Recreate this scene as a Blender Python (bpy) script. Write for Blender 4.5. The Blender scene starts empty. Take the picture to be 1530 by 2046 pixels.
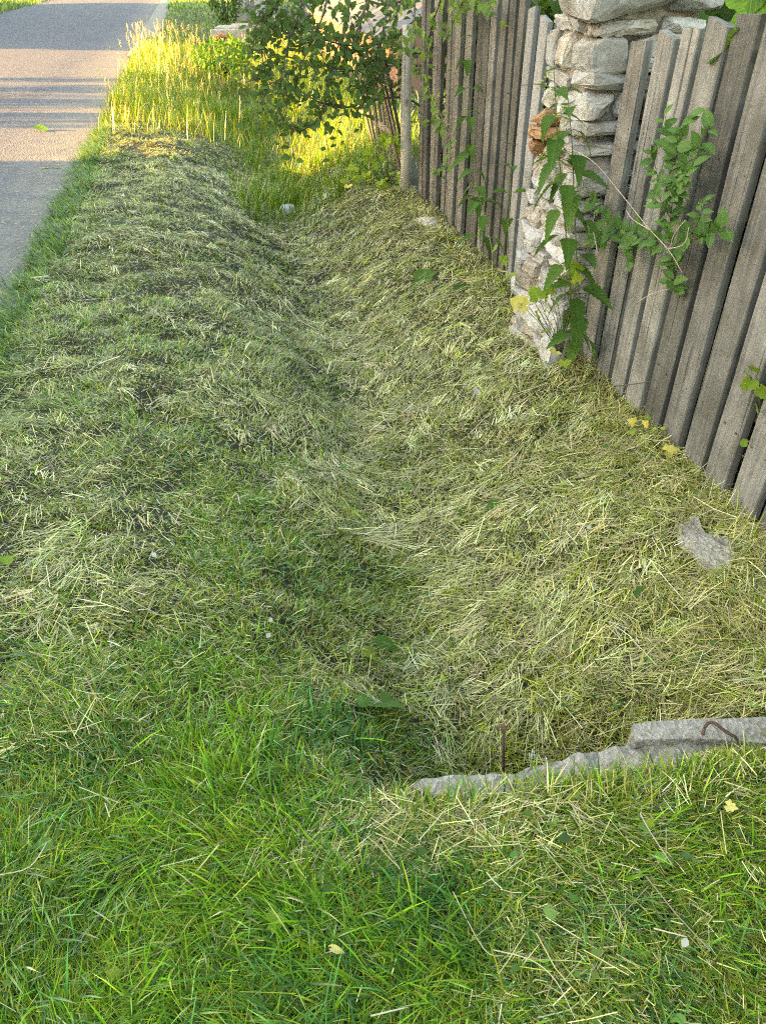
import bpy, bmesh, math, random
import numpy as np
from mathutils import Vector, Matrix

R = math.radians
rng = np.random.default_rng(7)
random.seed(7)
sc = bpy.context.scene
col = sc.collection

# ------------------------------------------------------------------ camera
FPX, PITCH, YAW, CAMH = 1537.0, R(35.4), R(12.0), 1.6
cam_d = bpy.data.cameras.new('Camera')
cam = bpy.data.objects.new('Camera', cam_d); col.objects.link(cam)
cam.location = (0, 0, CAMH)
cam.rotation_euler = (R(90) - PITCH, 0, -YAW)
cam_d.sensor_width = 36.0
cam_d.lens = 36.0 * FPX / 2046.0
cam_d.clip_start, cam_d.clip_end = 0.05, 2000
sc.camera = cam

# ------------------------------------------------------------------ sky, sun, exposure
SUN_EL, SUN_AZ = R(10.0), R(-87.0)       # azimuth from +Y towards +X: the sun stands left, across the road
w = bpy.data.worlds.new('World'); sc.world = w; w.use_nodes = True
wn = w.node_tree
bg = wn.nodes['Background']
sky = wn.nodes.new('ShaderNodeTexSky'); sky.sky_type = 'NISHITA'
sky.sun_disc = False; sky.sun_elevation = SUN_EL; sky.sun_rotation = SUN_AZ
sky.air_density = 1.0; sky.dust_density = 1.0; sky.ozone_density = 1.0
wn.links.new(sky.outputs[0], bg.inputs[0]); bg.inputs[1].default_value = 0.075
sun_d = bpy.data.lights.new('Sun', 'SUN'); sun_d.energy = 2.7; sun_d.angle = R(0.5); sun_d.color = (1.0, 0.64, 0.25)
sun = bpy.data.objects.new('Sun', sun_d); col.objects.link(sun)
to_sun = Vector((math.sin(SUN_AZ) * math.cos(SUN_EL), math.cos(SUN_AZ) * math.cos(SUN_EL), math.sin(SUN_EL)))
sun.rotation_euler = to_sun.to_track_quat('Z', 'Y').to_euler()
vs = sc.view_settings
vs.view_transform = 'Standard'; vs.look = 'None'; vs.gamma = 1.0; vs.use_curve_mapping = False
vs.exposure = 4.45
try:
    vs.use_white_balance = True; vs.white_balance_temperature = 9100; vs.white_balance_tint = 10
except Exception:
    pass
sc.cycles.filter_width = 1.1; sc.cycles.use_denoising = False; sc.cycles.max_bounces = 6; sc.cycles.transparent_max_bounces = 4

# ------------------------------------------------------------------ helpers
cF = np.array([math.sin(YAW) * math.cos(PITCH), math.cos(YAW) * math.cos(PITCH), -math.sin(PITCH)])
cR = np.array([math.cos(YAW), -math.sin(YAW), 0.0]); cU = np.cross(cR, cF)
def ray(px, py): return cF + cR * (px - 765) / FPX + cU * (1023 - py) / FPX
def at_z(px, py, z=0.0): d = ray(px, py); return Vector(np.array([0, 0, CAMH]) + d * (z - CAMH) / d[2])
def at_x(px, py, x): d = ray(px, py); return Vector(np.array([0, 0, CAMH]) + d * x / d[0])
def at_y(px, py, y): d = ray(px, py); return Vector(np.array([0, 0, CAMH]) + d * y / d[1])

def tag(o, label=None, cat=None, group=None, kind=None):
    if label: o['label'] = label
    if cat: o['category'] = cat
    if group: o['group'] = group
    if kind: o['kind'] = kind
    return o
def empty(name, loc, label, cat, group=None):
    o = bpy.data.objects.new(name, None); col.objects.link(o); o.location = loc
    o.empty_display_size = 0.05
    return tag(o, label, cat, group)
def link(name, me, parent=None, mat=None, mw=None):
    """link a mesh object; mw is its world matrix, parents are pure translations (or chains of them)"""
    o = bpy.data.objects.new(name, me); col.objects.link(o)
    if mat and not me.materials: me.materials.append(mat)
    mw = mw or Matrix.Identity(4)
    if parent is not None:
        o.parent = parent
        mw = world(parent).inverted() @ mw
    o.matrix_basis = mw
    return o
def world(o):
    return (world(o.parent) @ o.matrix_basis) if o.parent else o.matrix_basis.copy()
def pymesh(name, v, f, smooth=False):
    me = bpy.data.meshes.new(name); me.from_pydata([tuple(p) for p in v], [], f); me.update()
    if smooth: me.polygons.foreach_set('use_smooth', [True] * len(me.polygons))
    return me
def bm_mesh(name, bm, smooth=False):
    me = bpy.data.meshes.new(name); bm.normal_update(); bm.to_mesh(me); bm.free()
    if smooth: me.polygons.foreach_set('use_smooth', [True] * len(me.polygons))
    return me
def np_mesh(name, v, loops, starts, cols=None, smooth=True):
    me = bpy.data.meshes.new(name)
    nv, nl, nf = len(v), len(loops), len(starts)
    me.vertices.add(nv); me.loops.add(nl); me.polygons.add(nf)
    me.vertices.foreach_set('co', np.ascontiguousarray(v, dtype=np.float32).ravel())
    me.loops.foreach_set('vertex_index', np.ascontiguousarray(loops, dtype=np.int32))
    me.polygons.foreach_set('loop_start', np.ascontiguousarray(starts, dtype=np.int32))
    if smooth: me.polygons.foreach_set('use_smooth', np.ones(nf, dtype=bool))
    if cols is not None:
        a = me.color_attributes.new('Col', 'FLOAT_COLOR', 'POINT')
        c4 = np.ones((nv, 4), dtype=np.float32); c4[:, :3] = cols
        a.data.foreach_set('color', c4.ravel())
    me.update(calc_edges=True); return me
def box_bm(bm, x0, x1, y0, y1, z0, z1):
    vs_ = [bm.verts.new(p) for p in ((x0,y0,z0),(x1,y0,z0),(x1,y1,z0),(x0,y1,z0),(x0,y0,z1),(x1,y0,z1),(x1,y1,z1),(x0,y1,z1))]
    for f in ((3,2,1,0),(4,5,6,7),(0,1,5,4),(1,2,6,5),(2,3,7,6),(3,0,4,7)): bm.faces.new([vs_[i] for i in f])
def box(name, x0, x1, y0, y1, z0, z1, mat, parent=None, bev=0.0):
    bm = bmesh.new(); c = Vector(((x0+x1)/2, (y0+y1)/2, (z0+z1)/2))
    box_bm(bm, x0-c.x, x1-c.x, y0-c.y, y1-c.y, z0-c.z, z1-c.z)
    if bev: bmesh.ops.bevel(bm, geom=bm.edges[:], offset=bev, segments=1, affect='EDGES')
    return link(name, bm_mesh(name, bm), parent, mat, Matrix.Translation(c))
def tube_mesh(name, pts, r0, r1, n=5):
    pts = [Vector(p) for p in pts]; v = []; f = []
    m = len(pts)
    for i, p in enumerate(pts):
        t = (pts[min(i+1, m-1)] - pts[max(i-1, 0)])
        t = t.normalized() if t.length > 1e-9 else Vector((0, 0, 1))
        a = t.cross(Vector((0.31, 0.2, 0.93)))
        if a.length < 0.05: a = t.cross(Vector((1, 0, 0)))
        a.normalize(); b = t.cross(a)
        r = r0 + (r1 - r0) * i / max(1, m - 1)
        for k in range(n):
            th = 2 * math.pi * k / n
            v.append(p + a * (math.cos(th) * r) + b * (math.sin(th) * r))
    for i in range(m - 1):
        for k in range(n):
            f.append((i*n+k, i*n+(k+1) % n, (i+1)*n+(k+1) % n, (i+1)*n+k))
    f.append(tuple(range(n))[::-1]); f.append(tuple(range((m-1)*n, m*n)))
    return pymesh(name, v, f, True)
def smooth_path(pts, k=4):
    pts = [Vector(p) for p in pts]; out = []
    for i in range(len(pts) - 1):
        p0, p1, p2, p3 = pts[max(i-1, 0)], pts[i], pts[i+1], pts[min(i+2, len(pts)-1)]
        for j in range(k):
            t = j / k
            out.append(0.5 * ((2*p1) + (p2-p0)*t + (2*p0-5*p1+4*p2-p3)*t*t + (3*p1-p0-3*p2+p3)*t**3))
    out.append(pts[-1]); return out
def frame_mat(pos, fwd, up, s):
    """matrix whose Y points along fwd and Z near up"""
    y = Vector(fwd).normalized(); x = y.cross(Vector(up))
    if x.length < 1e-4: x = y.cross(Vector((1, 0.3, 0)))
    x.normalize(); z = x.cross(y)
    sx = s if isinstance(s, tuple) else (s, s, s)
    return Matrix.Translation(Vector(pos)) @ Matrix((x*sx[0], y*sx[1], z*sx[2])).transposed().to_4x4()

# value noise on numpy arrays
_lat = rng.random((256, 256))
def vnoise(x, y, scale, seed=0):
    x = np.asarray(x) * scale + seed * 17.31; y = np.asarray(y) * scale + seed * 9.77
    xi = np.floor(x).astype(int); yi = np.floor(y).astype(int); fx = x - xi; fy = y - yi
    fx = fx*fx*(3-2*fx); fy = fy*fy*(3-2*fy)
    g = lambda a, b: _lat[a & 255, b & 255]
    return (g(xi, yi)*(1-fx)+g(xi+1, yi)*fx)*(1-fy) + (g(xi, yi+1)*(1-fx)+g(xi+1, yi+1)*fx)*fy
def fbm(x, y, scale, seed=0): return 0.55*vnoise(x, y, scale, seed) + 0.3*vnoise(x, y, scale*2.1, seed+3) + 0.15*vnoise(x, y, scale*4.3, seed+5)
def sstep(a, b, x): t = np.clip((np.asarray(x) - a) / (b - a), 0, 1); return t*t*(3-2*t)

# ------------------------------------------------------------------ materials
class NT:
    def __init__(s, name):
        s.m = bpy.data.materials.new(name); s.m.use_nodes = True; s.t = s.m.node_tree; s.n = s.t.nodes
        s.b = s.n['Principled BSDF']; s.out = s.n['Material Output']
    def new(s, typ, **kw):
        n = s.n.new(typ)
        for k, v in kw.items():
            if k.startswith('i_'):
                key = k[2:]; n.inputs[int(key) if key.isdigit() else key.replace('_', ' ')].default_value = v
            else: setattr(n, k, v)
        return n
    def l(s, a, b): s.t.links.new(a, b)
    def ramp(s, fac, stops):
        r = s.new('ShaderNodeValToRGB'); e = r.color_ramp.elements
        while len(e) < len(stops): e.new(0.5)
        for el, (p, c) in zip(e, stops): el.position = p; el.color = (*c, 1) if len(c) == 3 else c
        s.l(fac, r.inputs[0]); return r.outputs[0]
    def noise(s, vec, scale, detail=4, rough=0.6, dist=0.0):
        n = s.new('ShaderNodeTexNoise'); n.inputs['Scale'].default_value = scale; n.inputs['Detail'].default_value = detail
        n.inputs['Roughness'].default_value = rough; n.inputs['Distortion'].default_value = dist
        if vec: s.l(vec, n.inputs['Vector'])
        return n.outputs['Fac']
    def mix(s, fac, a, b, mode='MIX'):
        n = s.new('ShaderNodeMix', data_type='RGBA', blend_type=mode)
        for v, i in ((fac, 0), (a, 6), (b, 7)):
            if isinstance(v, (int, float)): n.inputs[i].default_value = v
            elif isinstance(v, tuple): n.inputs[i].default_value = (*v, 1)
            else: s.l(v, n.inputs[i])
        return n.outputs[2]
    def math(s, op, a, b=0.5, c=None):
        n = s.new('ShaderNodeMath', operation=op)
        for i, v in enumerate((a, b, c)):
            if v is None: continue
            if isinstance(v, (int, float)): n.inputs[i].default_value = v
            else: s.l(v, n.inputs[i])
        return n.outputs[0]
    def vec(s, kind='Object', scale=(1, 1, 1), randomize=False):
        tc = s.new('ShaderNodeTexCoord'); v = tc.outputs[kind]
        mp = s.new('ShaderNodeMapping'); mp.inputs['Scale'].default_value = scale; s.l(v, mp.inputs[0])
        if randomize:
            oi = s.new('ShaderNodeObjectInfo'); cb = s.new('ShaderNodeCombineXYZ')
            s.l(s.math('MULTIPLY', oi.outputs['Random'], 57.0), cb.inputs[0]); s.l(s.math('MULTIPLY', oi.outputs['Random'], 91.0), cb.inputs[2])
            s.l(cb.outputs[0], mp.inputs['Location'])
        return mp.outputs[0]
    def bump(s, h, strength=0.5, dist=0.01):
        n = s.new('ShaderNodeBump'); n.inputs['Strength'].default_value = strength; n.inputs['Distance'].default_value = dist
        s.l(h, n.inputs['Height']); s.l(n.outputs[0], s.b.inputs['Normal'])
    def base(s, c): s.l(c, s.b.inputs['Base Color'])
    def rand(s): return s.new('ShaderNodeObjectInfo').outputs['Random']

def mat_flat(name, c, rough=0.7, var=0.25, scale=8, bump=0.0, metal=0.0):
    m = NT(name); v = m.vec(); n = m.noise(v, scale, 5)
    m.base(m.ramp(n, [(0.25, tuple(x*(1-var) for x in c)), (0.75, tuple(min(1, x*(1+var)) for x in c))]))
    m.b.inputs['Roughness'].default_value = rough; m.b.inputs['Metallic'].default_value = metal
    if bump: m.bump(m.noise(v, scale*4, 5), bump, 0.004)
    return m.m
def mat_leaf(name, cols, trans=0.35, gloss=0.10, rough=0.38, attr=False, vein=0.0, tboost=(1.25, 1.2, 0.6)):
    """thin leaf: diffuse + translucent + a little gloss. Colour from the vertex attribute or from per-object random"""
    m = NT(name)
    if attr:
        c = m.new('ShaderNodeVertexColor', layer_name='Col').outputs[0]
    else:
        c = m.ramp(m.rand(), cols)
        n = m.noise(m.vec(randomize=True), 2.5, 3)
        c = m.mix(m.math('MULTIPLY', n, 0.5), c, tuple(min(1, x*1.5) for x in cols[-1][1]))
        if vein:
            tc = m.new('ShaderNodeTexCoord'); sx = m.new('ShaderNodeSeparateXYZ'); m.l(tc.outputs['Object'], sx.inputs[0])
            ax = m.math('ABSOLUTE', sx.outputs[0])
            mid = m.math('LESS_THAN', ax, 0.014)
            t = m.math('SUBTRACT', sx.outputs[1], m.math('MULTIPLY', ax, 0.9))
            side = m.math('LESS_THAN', m.math('FRACT', m.math('MULTIPLY', t, 8.0)), 0.13)
            c = m.mix(m.math('MULTIPLY', m.math('MAXIMUM', mid, side), vein), c, tuple(min(1, x*2.2+0.03) for x in cols[-1][1]))
    d = m.new('ShaderNodeBsdfDiffuse'); m.l(c, d.inputs[0])
    tr = m.new('ShaderNodeBsdfTranslucent'); m.l(m.mix(1.0, c, tboost, 'MULTIPLY'), tr.inputs[0])
    mx = m.new('ShaderNodeMixShader'); mx.inputs[0].default_value = trans; m.l(d.outputs[0], mx.inputs[1]); m.l(tr.outputs[0], mx.inputs[2])
    g = m.new('ShaderNodeBsdfGlossy'); g.inputs['Roughness'].default_value = rough; g.inputs[0].default_value = (0.9, 0.9, 0.9, 1)
    fr = m.new('ShaderNodeFresnel'); fr.inputs[0].default_value = 1.4
    mx2 = m.new('ShaderNodeMixShader'); m.l(m.math('MULTIPLY', fr.outputs[0], gloss * 2), mx2.inputs[0])
    m.l(mx.outputs[0], mx2.inputs[1]); m.l(g.outputs[0], mx2.inputs[2]); m.l(mx2.outputs[0], m.out.inputs[0])
    return m.m

def make_wood(name, dark, mid, light, green=0.35):
    m = NT(name); v = m.vec(scale=(70, 70, 2.2), randomize=True); v2 = m.vec(scale=(9, 9, 1.1), randomize=True); v3 = m.vec(scale=(1, 1, 1), randomize=True)
    g = m.noise(v, 1.0, 8, 0.65, 0.6); b = m.noise(v3, 3.0, 6, 0.7, 0.5)
    f = m.math('ADD', m.math('MULTIPLY', g, 0.45), m.math('MULTIPLY', b, 0.55))
    c = m.ramp(f, [(0.30, dark), (0.47, mid), (0.66, light)])
    hs = m.new('ShaderNodeHueSaturation'); m.l(c, hs.inputs['Color']); m.l(m.math('MULTIPLY_ADD', m.rand(), 0.8, 0.58), hs.inputs['Value'])
    c = hs.outputs[0]
    st = m.ramp(m.noise(v3, 5.0, 5, 0.7), [(0.45, (0, 0, 0)), (0.68, (1, 1, 1))])
    c = m.mix(m.math('MULTIPLY', st, green), c, (0.07, 0.073, 0.04))
    crack = m.ramp(m.noise(m.vec(scale=(75, 75, 0.9), randomize=True), 1.0, 3, 0.5), [(0.30, (1, 1, 1)), (0.36, (0, 0, 0))])
    c = m.mix(m.math('MULTIPLY', crack, 0.75), c, (0.03, 0.027, 0.022))
    kn = m.new('ShaderNodeTexVoronoi'); kn.inputs['Scale'].default_value = 3.2; m.l(m.vec(scale=(2.2, 2.2, 1), randomize=True), kn.inputs['Vector'])
    kf = m.ramp(kn.outputs['Distance'], [(0.05, (1, 1, 1)), (0.13, (0, 0, 0))])
    c = m.mix(m.math('MULTIPLY', kf, 0.6), c, (0.05, 0.04, 0.03))
    m.base(c); m.b.inputs['Roughness'].default_value = 0.85; m.b.inputs['Specular IOR Level'].default_value = 0.25
    m.bump(m.math('SUBTRACT', f, m.math('MULTIPLY', crack, 0.6)), 0.9, 0.006)
    return m.m

M = {}
M['wood'] = make_wood('weathered_wood', (0.062, 0.058, 0.052), (0.165, 0.156, 0.142), (0.31, 0.298, 0.28))
M['wood_pale'] = make_wood('bleached_wood', (0.20, 0.19, 0.18), (0.36, 0.35, 0.335), (0.52, 0.51, 0.495), 0.06)
M['wood_post'] = make_wood('peeled_post', (0.26, 0.225, 0.18), (0.42, 0.375, 0.31), (0.56, 0.51, 0.44), 0.1)
M['wood_far'] = make_wood('dark_grey_wood', (0.04, 0.036, 0.031), (0.105, 0.097, 0.085), (0.215, 0.203, 0.185))  # darker tone of the weathered grey, for the far planks
M['wood_dark'] = make_wood('dark_old_wood', (0.05, 0.04, 0.03), (0.11, 0.092, 0.07), (0.2, 0.17, 0.14))

def make_stone(name, a, b, c, spots=0.5):
    m = NT(name); v = m.vec(randomize=True)
    n = m.noise(v, 9.0, 9, 0.7, 0.4)
    cc = m.ramp(n, [(0.30, a), (0.48, b), (0.66, c)])
    tan = m.ramp(m.noise(v, 6.0, 5, 0.65), [(0.52, (0, 0, 0)), (0.68, (1, 1, 1))])
    cc = m.mix(m.math('MULTIPLY', tan, spots), cc, (0.36, 0.27, 0.175))
    dk = m.ramp(m.noise(v, 40.0, 6, 0.7), [(0.32, (1, 1, 1)), (0.45, (0, 0, 0))])
    cc = m.mix(m.math('MULTIPLY', dk, 0.55), cc, (0.13, 0.115, 0.10))
    hs = m.new('ShaderNodeHueSaturation'); m.l(cc, hs.inputs['Color']); m.l(m.math('MULTIPLY_ADD', m.rand(), 0.35, 0.8), hs.inputs['Value'])
    m.base(hs.outputs[0]); m.b.inputs['Roughness'].default_value = 0.9
    m.bump(m.math('ADD', n, m.math('MULTIPLY', m.noise(v, 55.0, 8, 0.75), 0.5)), 0.8, 0.012)
    return m.m
M['stone'] = make_stone('limestone', (0.20, 0.192, 0.178), (0.36, 0.348, 0.328), (0.52, 0.505, 0.48), 0.35)
M['stone_white'] = make_stone('white_limestone', (0.28, 0.265, 0.245), (0.44, 0.425, 0.40), (0.58, 0.565, 0.54), 0.3)
M['stone_tan'] = make_stone('tan_limestone', (0.23, 0.19, 0.15), (0.38, 0.33, 0.275), (0.52, 0.48, 0.425), 0.5)
M['stone_rust'] = make_stone('rust_stone', (0.14, 0.065, 0.03), (0.27, 0.135, 0.06), (0.40, 0.24, 0.13), 0.2)
M['mortar'] = make_stone('old_mortar', (0.13, 0.105, 0.085), (0.24, 0.205, 0.17), (0.36, 0.32, 0.28), 0.4)

def make_concrete():
    m = NT('rough_concrete'); v = m.vec()
    n = m.noise(v, 7, 8, 0.7); vo = m.new('ShaderNodeTexVoronoi'); vo.inputs['Scale'].default_value = 85; m.l(v, vo.inputs['Vector'])
    c = m.ramp(n, [(0.3, (0.25, 0.225, 0.185)), (0.52, (0.41, 0.372, 0.312)), (0.72, (0.53, 0.49, 0.42))])
    c = m.mix(0.30, c, m.ramp(vo.outputs['Color'], [(0.2, (0.10, 0.09, 0.075)), (0.55, (0.38, 0.348, 0.295)), (0.9, (0.66, 0.62, 0.55))]))
    moss = m.ramp(m.noise(v, 12, 6, 0.7), [(0.56, (0, 0, 0)), (0.72, (1, 1, 1))])
    c = m.mix(m.math('MULTIPLY', moss, 0.5), c, (0.16, 0.17, 0.08))
    m.base(c); m.b.inputs['Roughness'].default_value = 0.92
    m.bump(m.math('ADD', m.math('MULTIPLY', vo.outputs['Distance'], 0.8), m.noise(v, 60, 8, 0.75)), 0.9, 0.012)
    return m.m
M['concrete'] = make_concrete()

def make_asphalt():
    m = NT('old_asphalt'); v = m.vec()
    vo = m.new('ShaderNodeTexVoronoi'); vo.inputs['Scale'].default_value = 55; m.l(v, vo.inputs['Vector'])
    st = m.ramp(vo.outputs['Color'], [(0.12, (0.020, 0.020, 0.027)), (0.45, (0.062, 0.065, 0.087)), (0.75, (0.108, 0.113, 0.148)), (0.93, (0.27, 0.273, 0.31))])
    big = m.noise(v, 0.9, 7, 0.7)
    c = m.mix(m.ramp(big, [(0.35, (0, 0, 0)), (0.7, (0.5, 0.5, 0.5))]), st, (0.073, 0.077, 0.101))
    mid = m.noise(v, 14.0, 6, 0.75)
    c = m.mix(0.55, c, m.ramp(mid, [(0.3, (0.30, 0.30, 0.30)), (0.7, (1.0, 1.0, 1.0))]), 'MULTIPLY')
    ck = m.new('ShaderNodeTexVoronoi', feature='DISTANCE_TO_EDGE'); ck.inputs['Scale'].default_value = 0.55
    wv = m.new('ShaderNodeVectorMath', operation='ADD'); nz = m.new('ShaderNodeTexNoise'); nz.inputs['Scale'].default_value = 2.5; nz.inputs['Detail'].default_value = 6
    m.l(v, nz.inputs['Vector']); m.l(v, wv.inputs[0]); m.l(nz.outputs['Color'], wv.inputs[1]); m.l(wv.outputs[0], ck.inputs['Vector'])
    crk = m.math('MULTIPLY', m.math('LESS_THAN', ck.outputs['Distance'], 0.011), m.math('GREATER_THAN', m.noise(v, 0.7, 3), 0.47))
    c = m.mix(m.math('MULTIPLY', crk, 0.75), c, (0.022, 0.022, 0.024))
    sx = m.new('ShaderNodeSeparateXYZ'); m.l(v, sx.inputs[0])
    # sand and crumbs washed onto the edge of the road
    e = m.new('ShaderNodeMapRange', i_1=-2.3, i_2=-1.35); m.l(sx.outputs[0], e.inputs[0])
    sand = m.math('MULTIPLY', e.outputs[0], m.math('MULTIPLY_ADD', m.noise(v, 3.2, 8, 0.78), 3.2, -0.85))
    sand = m.math('MINIMUM', m.math('MAXIMUM', sand, 0.0), 0.9)
    c = m.mix(sand, c, m.ramp(m.noise(v, 70, 5, 0.75), [(0.3, (0.09, 0.08, 0.066)), (0.55, (0.175, 0.16, 0.138)), (0.75, (0.27, 0.25, 0.22))]))
    m.base(c); m.b.inputs['Roughness'].default_value = 0.85
    m.bump(m.math('ADD', vo.outputs['Distance'], m.noise(v, 20, 4)), 0.8, 0.008)
    return m.m
M['asphalt'] = make_asphalt()

def make_soil():
    m = NT('soil'); v = m.vec()
    n = m.noise(v, 14, 8, 0.7); k = m.noise(v, 2.2, 5)
    c = m.ramp(n, [(0.3, (0.014, 0.011, 0.006)), (0.55, (0.036, 0.029, 0.014)), (0.75, (0.08, 0.066, 0.032))])
    c = m.mix(m.ramp(k, [(0.35, (0, 0, 0)), (0.65, (0.7, 0.7, 0.7))]), c, (0.02, 0.03, 0.008))
    m.base(c); m.b.inputs['Roughness'].default_value = 0.95; m.bump(m.noise(v, 60, 6), 0.8, 0.01)
    return m.m
M['soil'] = make_soil()
M['sand'] = mat_flat('sandy_gravel', (0.20, 0.18, 0.15), 0.95, 0.35, 30, 0.6)
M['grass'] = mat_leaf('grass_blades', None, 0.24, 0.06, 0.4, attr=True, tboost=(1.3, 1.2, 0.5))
M['hay'] = mat_leaf('cut_straw', None, 0.10, 0.05, 0.45, attr=True, tboost=(1.05, 1.0, 0.8))
M['leaf_shrub'] = mat_leaf('shrub_leaf', [(0, (0.035, 0.085, 0.025)), (0.5, (0.055, 0.13, 0.035)), (1, (0.10, 0.19, 0.05))], 0.3, 0.13, 0.3, vein=0.35)
M['leaf_nettle'] = mat_leaf('nettle_leaf', [(0, (0.035, 0.085, 0.018)), (0.5, (0.055, 0.12, 0.025)), (1, (0.08, 0.155, 0.035))], 0.35, 0.05, 0.5, vein=0.22)
M['leaf_bush'] = mat_leaf('bush_leaf', [(0, (0.022, 0.055, 0.02)), (0.55, (0.042, 0.10, 0.032)), (1, (0.12, 0.19, 0.04))], 0.42, 0.12, 0.32)
M['leaf_lobed'] = mat_leaf('lobed_leaf', [(0, (0.08, 0.17, 0.03)), (0.6, (0.13, 0.25, 0.04)), (1, (0.28, 0.34, 0.05))], 0.4, 0.05, 0.45, vein=0.3)
M['leaf_maple'] = mat_leaf('broad_leaf', [(0, (0.04, 0.10, 0.02)), (1, (0.10, 0.20, 0.03))], 0.4, 0.08, 0.4, vein=0.4)
M['leaf_yellow'] = mat_leaf('yellow_leaf', [(0, (0.5, 0.42, 0.08)), (1, (0.66, 0.58, 0.22))], 0.3, 0.04, 0.5)
M['leaf_dock'] = mat_leaf('dock_leaf', [(0, (0.06, 0.14, 0.025)), (1, (0.10, 0.20, 0.05))], 0.3, 0.08, 0.4, vein=0.4)
M['flower'] = mat_leaf('nettle_flower', [(0, (0.30, 0.36, 0.08)), (1, (0.45, 0.48, 0.14))], 0.3, 0.02, 0.6)
M['stem_green'] = mat_flat('green_stem', (0.12, 0.15, 0.05), 0.6, 0.3, 20)
M['stem_brown'] = mat_flat('brown_stem', (0.085, 0.06, 0.045), 0.75, 0.3, 20)
M['bark'] = mat_flat('bark', (0.09, 0.07, 0.055), 0.9, 0.4, 15, 0.6)
M['stalk_dry'] = mat_flat('dry_stalk', (0.52, 0.44, 0.29), 0.8, 0.25, 20)
M['twig_pale'] = mat_flat('pale_twig', (0.42, 0.36, 0.28), 0.8, 0.25, 20)
M['rust'] = mat_flat('rusty_iron', (0.115, 0.062, 0.04), 0.85, 0.45, 40, 0.7, 0.0)
M['paper'] = mat_flat('white_scrap', (0.45, 0.46, 0.45), 0.6, 0.08, 12)
M['petal'] = mat_flat('white_petal', (0.36, 0.36, 0.30), 0.6, 0.08, 12)
M['clay'] = mat_flat('clay_pipe', (0.46, 0.14, 0.055), 0.7, 0.3, 10, 0.3)
M['plaster_pink'] = mat_flat('pink_plaster', (0.17, 0.095, 0.07), 0.9, 0.2, 3, 0.4)
M['plaster_white'] = mat_flat('white_plaster', (0.20, 0.192, 0.18), 0.9, 0.1, 2, 0.3)
M['plaster_cream'] = mat_flat('cream_plaster', (0.55, 0.48, 0.36), 0.9, 0.12, 2, 0.3)
M['roof_grey'] = mat_flat('grey_sheet_roof', (0.085, 0.09, 0.10), 0.6, 0.25, 4, 0.2)
M['roof_red'] = mat_flat('red_roof', (0.26, 0.10, 0.06), 0.85, 0.3, 6, 0.4)
M['glass'] = mat_flat('window_glass', (0.03, 0.035, 0.04), 0.08, 0.1, 2)
M['frame'] = mat_flat('window_frame', (0.62, 0.6, 0.55), 0.6, 0.1, 5)

# ------------------------------------------------------------------ terrain
ROAD_R, ROAD_L = -1.27, -7.45
FENCE_X = 1.745
_px = np.array([-60, -8.2, -7.6, -7.45, -1.30, -1.2, -0.9, -0.45, -0.05, 0.25, 0.45, 0.62, 0.78, 1.0, 1.28, 1.5, 1.76, 2.5, 60])
_pz = np.array([0.1, 0.06, 0.0, -0.06, -0.06, -0.005, 0.03, 0.0, -0.10, -0.235, -0.355, -0.405, -0.395, -0.285, -0.13, -0.05, 0.0, 0.04, 0.1])
def profile(x):
    a = np.interp(x, _px, _pz)
    return 0.5*a + 0.25*np.interp(np.asarray(x)-0.05, _px, _pz) + 0.25*np.interp(np.asarray(x)+0.05, _px, _pz)
def height(x, y):
    x = np.asarray(x, dtype=float); y = np.asarray(y, dtype=float)
    d = profile(x)
    # the grassed crossing the camera stands on: a steep step at the concrete, a soft one left of it
    k = sstep(0.1, 0.42, x) * (1 - sstep(1.75, 2.0, x))
    soft = sstep(0.75, 1.75, y); hard = sstep(1.09, 1.16, y)
    m = soft*(1-k) + hard*k
    m = m * (1 - sstep(22.3, 24.5, y))
    onroad = (x > ROAD_L) & (x < ROAD_R)
    inner = (x > -1.0) & (x < 1.75)
    z = np.where(inner, d*m + 0.01*(1-m), d)
    z = np.where((x <= -1.0) & (x >= -1.27), d, z)
    b = (vnoise(x, y, 3.5, 1)-0.5)*0.05 + (vnoise(x+.3*vnoise(x, y, 2, 7), y, 8.0, 2)-0.5)*0.036
    z = z - .11*np.exp(-(((x-.78)/.26)**2 + ((y-1.27)/.13)**2))*sstep(.38, .55, x)*(y > 1.09)
    # hummocks on the left bank
    b = b + sstep(-1.0, -0.4, x)*(1-sstep(0.25, 0.6, x))*((vnoise(x, y, 1.1, 5)-0.45)*0.06 + (vnoise(x*1.2+y*.5, y-x*.4, 5.0, 6)-.5)*.022)*sstep(1.2, 2.0, y)
    z = z - .06*sstep(.27, .31, x)*(1-sstep(1.62, 1.68, x))*sstep(1.0, 1.04, y)*(1-sstep(1.14, 1.17, y))
    amp = np.where(onroad, 0.0, np.where((x > -1.2) & (x < 1.7), 1.0, 0.35))
    return z + b*amp

def axis(parts):
    out = []
    for a, b, n in parts: out += list(np.linspace(a, b, n, endpoint=False))
    return np.array(out + [parts[-1][1]])
gx = axis([(-400, -60, 6), (-60, -9, 14), (-9, -7.2, 10), (-7.2, -1.5, 6), (-1.5, 2.2, 110), (2.2, 8, 16), (8, 400, 12)])
gy = axis([(-400, -20, 6), (-20, 0, 10), (0, 3, 90), (3, 10, 120), (10, 26, 90), (26, 80, 40), (80, 600, 12)])
GX, GY = np.meshgrid(gx, gy); GZ = height(GX, GY)
nvx, nvy = len(gx), len(gy)
idx = np.arange(nvx*nvy).reshape(nvy, nvx)
q = np.stack([idx[:-1, :-1], idx[:-1, 1:], idx[1:, 1:], idx[1:, :-1]], -1).reshape(-1, 4)
me = np_mesh('ground', np.stack([GX.ravel(), GY.ravel(), GZ.ravel()], 1), q.ravel(), np.arange(len(q))*4)
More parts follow.
